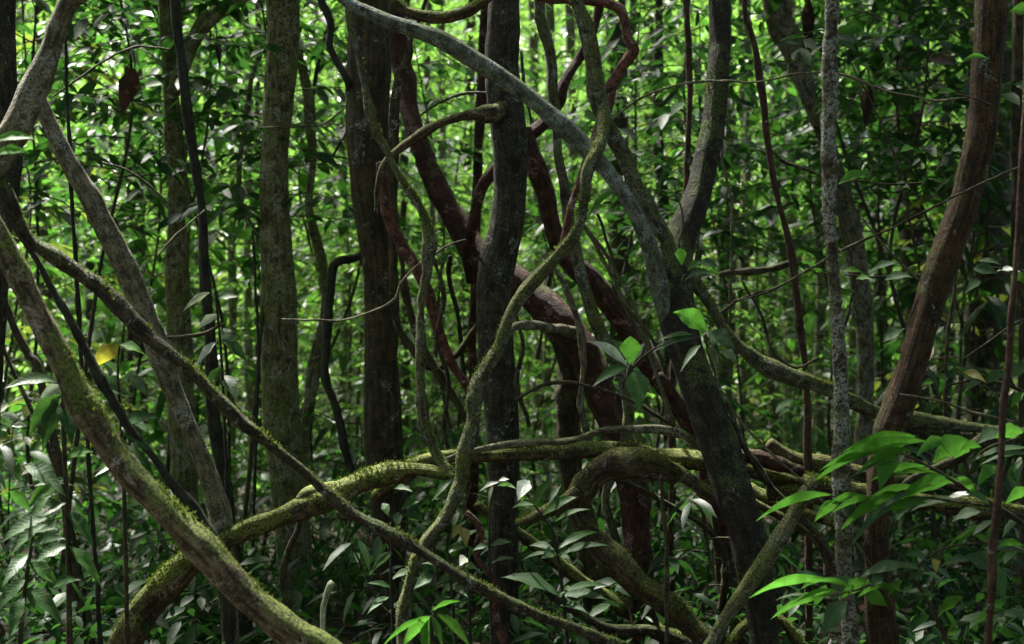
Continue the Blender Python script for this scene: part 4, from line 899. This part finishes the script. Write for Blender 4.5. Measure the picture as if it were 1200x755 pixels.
dead((1092, 402, 1081, 438, 13, 'tan', 10), 5.4, "pinkish tan dry leaf hanging behind the fibrous trunk at mid height", 36)
dead((825, 600, 828, 640, 9, 'dead', 15), 5.8, "rusty dead leaf hanging below the knobbly branch right of centre", 37)

# ================================================================== UNDERSTOREY SAPLINGS (copied)
def sapling_proto(seed, H, nb, blen, L, Wd, simple=False, droop=.2, z0=.25, spread=55):
    r = np.random.default_rng(seed)
    ctrl = [[0, 0, -0.1, .0045 * H ** .7]]
    p = np.zeros(2)
    for k in range(1, 6):
        p = p + r.normal(size=2) * 0.10 * H / 3
        ctrl.append([p[0], p[1], H * k / 5, (.0045 * (1 - k / 6)) * H ** .7 + .0015])
    ctrl = np.array(ctrl)
    geos = [tube_geo(ctrl, 7, .05, 0, seed, .08)]
    B, A, U = [], [], []
    for k in range(nb):
        z = H * (z0 + (1.02 - z0) * (k + r.uniform(0, .8)) / nb)
        f = z / H
        c = np.array([np.interp(z, ctrl[:, 2], ctrl[:, 0]), np.interp(z, ctrl[:, 2], ctrl[:, 1]), min(z, H)])
        az = k * 2.4 + r.uniform(-.5, .5)
        bl = blen * r.uniform(.55, 1.15) * (1.1 - .6 * abs(f - .6))
        d = np.array([math.cos(az), math.sin(az), r.uniform(0.0, .55)])
        pts = [c + d * bl * s + np.array([0, 0, -.35 * bl * s * s]) for s in np.linspace(0, 1, 6)]
        geos.append(tube_geo(np.array([[*q, .004 * (1 - .7 * i / 5)] for i, q in enumerate(pts)]), 4, 0, 0, k, .12))
        nl = max(3, int(bl / (L * .42)))
        for i in range(nl):
            s = .18 + .82 * (i + .5) / nl
            q = c + d * bl * s + np.array([0, 0, -.35 * bl * s * s])
            sd = (-1) ** i
            ang = math.radians(spread) * sd + r.normal() * .25
            h = np.array([math.cos(az + ang), math.sin(az + ang), -.25 + r.normal() * .25])
            B.append(q); A.append(h); U.append(np.array([0, 0, 1.]) + r.normal(size=3) * .42)
        B.append(pts[-1]); A.append(d + np.array([0, 0, -.5])); U.append(np.array([0, 0, 1.]) + r.normal(size=3) * .3)
    B, A, U = np.array(B), np.array(A), nrm(np.array(U))
    ln = L * r.uniform(.6, 1.25, len(B))
    v, t, q = leaf_cloud(B, A, U, ln, ln * Wd, droop, simple)
    sv, sq, st, suv = join_geo(geos)
    return mk_mesh("stem", sv, [sq, st], suv), mk_mesh("foliage", v, [q, t] if len(q) else [t])

KINDS = {   # name, words for the label, prototypes, leaf material, stem material
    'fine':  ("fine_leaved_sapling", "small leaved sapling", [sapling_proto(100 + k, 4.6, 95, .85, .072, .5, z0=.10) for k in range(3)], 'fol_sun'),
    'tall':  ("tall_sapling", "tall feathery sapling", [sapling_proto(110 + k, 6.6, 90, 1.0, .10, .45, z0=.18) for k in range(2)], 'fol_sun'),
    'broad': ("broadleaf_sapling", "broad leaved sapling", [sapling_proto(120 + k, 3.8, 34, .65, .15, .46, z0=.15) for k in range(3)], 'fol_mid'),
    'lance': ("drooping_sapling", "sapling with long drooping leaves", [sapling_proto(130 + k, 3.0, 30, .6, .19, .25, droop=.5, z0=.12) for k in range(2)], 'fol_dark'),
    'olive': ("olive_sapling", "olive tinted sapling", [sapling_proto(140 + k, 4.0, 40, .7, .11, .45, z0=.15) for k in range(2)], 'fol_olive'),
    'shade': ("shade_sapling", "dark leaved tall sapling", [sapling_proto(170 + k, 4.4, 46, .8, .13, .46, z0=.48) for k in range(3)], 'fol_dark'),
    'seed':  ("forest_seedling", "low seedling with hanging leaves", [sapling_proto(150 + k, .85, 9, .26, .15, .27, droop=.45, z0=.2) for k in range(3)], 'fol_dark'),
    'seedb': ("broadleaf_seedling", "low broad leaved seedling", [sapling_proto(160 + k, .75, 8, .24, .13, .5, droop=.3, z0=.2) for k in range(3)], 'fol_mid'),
}
for k, (nm, words_, protos, lm) in KINDS.items():
    for s_, f_ in protos:
        s_.materials.append(M['twig']); f_.materials.append(M[lm])
placed = []
def sapling(kind, x, d, sc=1.0, rz=None):
    """x is the photo column of the foot at distance d"""
    nm, words_, protos, lm = KINDS[kind]
    s_, f_ = protos[len(placed) % len(protos)]
    X = (x - CX) / FPX * d
    far = min(1, max(0, (math.hypot(X, d - 8) - 9) / 60)) * 7.0
    root = link(nm, None, None, None, (X, d, far - 0.03))
    root.rotation_euler = (0, 0, random.uniform(0, 6.28) if rz is None else rz)
    root.scale = (sc,) * 3
    root.empty_display_size = 0.1
    link("stem", s_, None, root)
    link("foliage", f_, None, root)
    placed.append((root, kind, x, d))
    return root

r_ = random.Random(5)
# a shaded middle ground, then the sunlit thicket
for x, d, k, sc in [(20, 8.0, 'broad', 1.0), (95, 7.2, 'olive', .95), (140, 8.6, 'lance', 1.2), (165, 9.5, 'broad', 1.1), (262, 7.6, 'broad', 1.0), (290, 9.0, 'fine', .9), (395, 8.4, 'fine', .85), (400, 10.5, 'tall', .8),
                    (480, 9.2, 'broad', .9), (512, 8.0, 'fine', .75), (536, 10, 'fine', .9), (640, 8.8, 'fine', .8), (690, 9.8, 'broad', .9), (760, 8.2, 'lance', 1.1), (752, 10.5, 'fine', .9), (880, 8.5, 'fine', .8), (920, 9.6, 'broad', .95),
                    (1020, 8.4, 'broad', 1.0), (1100, 7.4, 'lance', 1.15), (1110, 8.8, 'olive', 1.0), (1190, 8.2, 'broad', 1.0), (1040, 10.4, 'lance', 1.3), (60, 10.2, 'fine', .9)]:
    sapling(k, x, d, sc)
for x, d, sc in [(60, 6.6, 1.0), (120, 6.2, .95), (180, 7.4, 1.0), (262, 6.3, .9), (290, 7.8, 1.0), (1035, 8.2, .95), (1095, 6.8, 1.0), (1125, 7.4, 1.0), (1062, 10.5, 1.2), (1155, 8.0, 1.0), (1185, 6.6, 1.0), (690, 7.4, .8), (745, 6.9, .75)]:
    sapling('shade', x, d, sc)
for i in range(44):
    x = -40 + 1280 * (i + r_.uniform(.1, .9)) / 44
    d = r_.uniform(11, 19)
    sapling(r_.choice(['fine', 'fine', 'tall', 'tall', 'broad', 'olive', 'fine']), x, d, r_.uniform(.8, 1.15))
for i in range(46):
    d = r_.uniform(5.3, 9.5)
    x = -20 + 1240 * (i + r_.uniform(0, 1)) / 46
    sapling(r_.choice(['seed', 'seed', 'seedb']), x, d, r_.uniform(.75, 1.35))

# background trunks
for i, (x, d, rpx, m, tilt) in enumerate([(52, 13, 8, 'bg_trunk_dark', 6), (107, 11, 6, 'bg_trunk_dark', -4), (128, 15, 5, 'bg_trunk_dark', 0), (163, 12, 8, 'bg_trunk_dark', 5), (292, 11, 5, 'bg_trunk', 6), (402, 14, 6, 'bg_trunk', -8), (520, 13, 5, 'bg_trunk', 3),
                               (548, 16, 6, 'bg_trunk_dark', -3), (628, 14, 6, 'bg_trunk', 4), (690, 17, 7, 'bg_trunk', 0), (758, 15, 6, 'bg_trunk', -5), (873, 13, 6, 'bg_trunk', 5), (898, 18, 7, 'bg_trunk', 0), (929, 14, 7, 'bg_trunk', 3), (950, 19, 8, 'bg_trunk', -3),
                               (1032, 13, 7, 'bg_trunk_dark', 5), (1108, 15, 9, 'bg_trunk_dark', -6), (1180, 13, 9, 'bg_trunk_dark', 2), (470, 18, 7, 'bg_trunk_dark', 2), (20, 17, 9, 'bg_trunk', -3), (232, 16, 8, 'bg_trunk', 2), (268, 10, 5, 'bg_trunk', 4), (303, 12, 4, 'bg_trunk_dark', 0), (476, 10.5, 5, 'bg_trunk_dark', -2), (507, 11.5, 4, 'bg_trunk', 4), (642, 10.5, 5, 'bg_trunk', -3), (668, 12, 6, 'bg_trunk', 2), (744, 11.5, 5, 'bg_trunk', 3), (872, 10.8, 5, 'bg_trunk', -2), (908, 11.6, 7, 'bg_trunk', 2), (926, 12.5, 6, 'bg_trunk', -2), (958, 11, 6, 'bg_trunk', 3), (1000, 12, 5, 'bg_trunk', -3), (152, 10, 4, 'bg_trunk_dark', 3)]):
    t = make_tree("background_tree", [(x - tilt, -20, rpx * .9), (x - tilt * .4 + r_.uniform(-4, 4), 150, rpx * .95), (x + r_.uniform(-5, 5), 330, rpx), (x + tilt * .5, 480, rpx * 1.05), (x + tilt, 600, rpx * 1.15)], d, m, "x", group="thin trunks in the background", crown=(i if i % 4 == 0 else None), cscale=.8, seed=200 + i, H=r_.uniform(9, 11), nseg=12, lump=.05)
    placed.append((t, 'bgtree', x, d))

# labels that say which one: kind, landmark, order
MARKS = [(-200, 28, "at the left edge"), (28, 100, "under the top left leaning trunk"), (100, 185, "behind the slanting grey pole"), (185, 300, "between black pole and olive trunk"), (300, 362, "behind the olive trunk"), (362, 422, "between olive and dark brown trunks"),
         (422, 490, "behind the dark brown trunk"), (490, 560, "left of the speckled black trunk"), (560, 625, "behind the speckled black trunk"), (625, 700, "behind the winding grey liana"), (700, 785, "left of the dark bending trunk"), (785, 865, "behind the dark bending trunk"),
         (865, 960, "left of the lichen crusted stem"), (960, 1015, "behind the lichen crusted stem"), (1015, 1090, "left of the fibrous brown trunk"), (1090, 1150, "behind the fibrous brown trunk"), (1150, 1500, "at the right edge")]
words_of = {k: v[1] for k, v in KINDS.items()}
words_of['bgtree'] = "thin background trunk"
cats = {'seed': "seedling", 'seedb': "seedling", 'bgtree': "tree"}
grp = {'seed': "low seedlings on the forest floor", 'seedb': "low seedlings on the forest floor", 'bgtree': "thin trunks in the background"}
buckets = {}
for o, k, x, d in placed:
    z = next(t for a, b, t in MARKS if a <= x < b)
    buckets.setdefault((k, z), []).append((d, x, o))
for (k, z), lst in buckets.items():
    lst.sort(key=lambda e: e[0])
    n = len(lst)
    for i, (d, x, o) in enumerate(lst):
        if n == 1: pre = ""
        elif n == 2: pre = ("nearer ", "farther ")[i]
        elif i == 0: pre = "nearest "
        elif i == n - 1: pre = "farthest "
        else: pre = ("second nearest ", "third nearest ", "fourth nearest ", "fifth nearest ", "sixth nearest ")[min(i - 1, 4)]
        tag(o, (pre + words_of[k] + " " + z), cats.get(k, "sapling"), grp.get(k, "leafy saplings filling the understorey"))

# ================================================================== FAR FOREST (one mass nobody could count)
def far_forest():
    r = np.random.default_rng(77)
    nc = 1250
    d = 15 + 27 * r.uniform(0, 1, nc) ** 1.1
    x = r.uniform(-1, 1, nc) * (d * .40 + 1.5)
    h = r.uniform(0, 1, nc) * (d * .26 + 1.6)
    far = np.clip((np.hypot(x, d - 8) - 9) / 60, 0, 1) * 7.0
    c = np.stack([x, d, far + h], 1)
    per = 150
    own = np.repeat(np.arange(nc), per)
    n = len(own)
    sz = r.uniform(.35, .95, nc)[own][:, None]
    b = c[own] + r.normal(size=(n, 3)) * sz * np.array([.75, .75, .42])
    ax = nrm(r.normal(size=(n, 3)) * np.array([1, 1, .4]) + np.array([0, 0, -.35]))
    up = nrm(np.array([0, 0, 1.]) + r.normal(size=(n, 3)) * .5)
    L = r.uniform(.10, .20, n) * r.uniform(.75, 1.3, nc)[own] * (1 + .05 * np.clip(d[own] - 20, 0, 30))
    L = L * r.uniform(.6, 1.5, nc)[own]
    v, t, q = leaf_cloud(b, ax, up, L, L * r.choice([.25, .4, .5, .6], nc)[own], .2, True)
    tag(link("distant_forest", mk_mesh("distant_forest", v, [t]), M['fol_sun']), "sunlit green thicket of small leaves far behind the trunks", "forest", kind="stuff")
far_forest()

def ground_cover():
    r = np.random.default_rng(79)
    nc = 380
    d = 5.2 + 10 * r.uniform(0, 1, nc) ** 1.3
    x = r.uniform(-1, 1, nc) * (d * .40 + .4)
    far = np.clip((np.hypot(x, d - 8) - 9) / 60, 0, 1) * 7.0
    c = np.stack([x, d, far + r.uniform(.05, .42, nc)], 1)
    own = np.repeat(np.arange(nc), 60)
    n = len(own)
    b = c[own] + r.normal(size=(n, 3)) * np.array([.2, .2, .12])
    b[:, 2] = np.maximum(b[:, 2], .02)
    ax = nrm(r.normal(size=(n, 3)) * np.array([1, 1, .3]) + np.array([0, 0, -.3]))
    up = nrm(np.array([0, 0, 1.]) + r.normal(size=(n, 3)) * .45)
    L = r.uniform(.05, .12, n) * r.uniform(.7, 1.4, nc)[own]
    v, t, q = leaf_cloud(b, ax, up, L, L * r.uniform(.25, .55, nc)[own], .25)
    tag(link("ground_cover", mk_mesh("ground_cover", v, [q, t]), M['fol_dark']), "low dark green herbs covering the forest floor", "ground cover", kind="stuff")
ground_cover()

def forest_behind():
    """the same forest goes on beside and behind the photographer and closes off the low sky there"""
    r = np.random.default_rng(78)
    nc = 420
    az = r.uniform(math.radians(35), math.radians(325), nc)
    rad = r.uniform(6.5, 12, nc)
    x, y = np.sin(az) * rad, np.cos(az) * rad
    c = np.stack([x, y, r.uniform(0.2, 7.5, nc)], 1)
    own = np.repeat(np.arange(nc), 110)
    n = len(own)
    b = c[own] + r.normal(size=(n, 3)) * np.array([.7, .7, .45])
    ax = nrm(r.normal(size=(n, 3)) * np.array([1, 1, .4]) + np.array([0, 0, -.35]))
    up = nrm(np.array([0, 0, 1.]) + r.normal(size=(n, 3)) * .5)
    L = r.uniform(.14, .26, n)
    v, t, q = leaf_cloud(b, ax, up, L, L * .5, .15, True)
    tag(link("surrounding_forest", mk_mesh("surrounding_forest", v, [t]), M['fol_mid']), "green understorey leaves beside and behind the viewpoint", "forest", kind="stuff")
forest_behind()
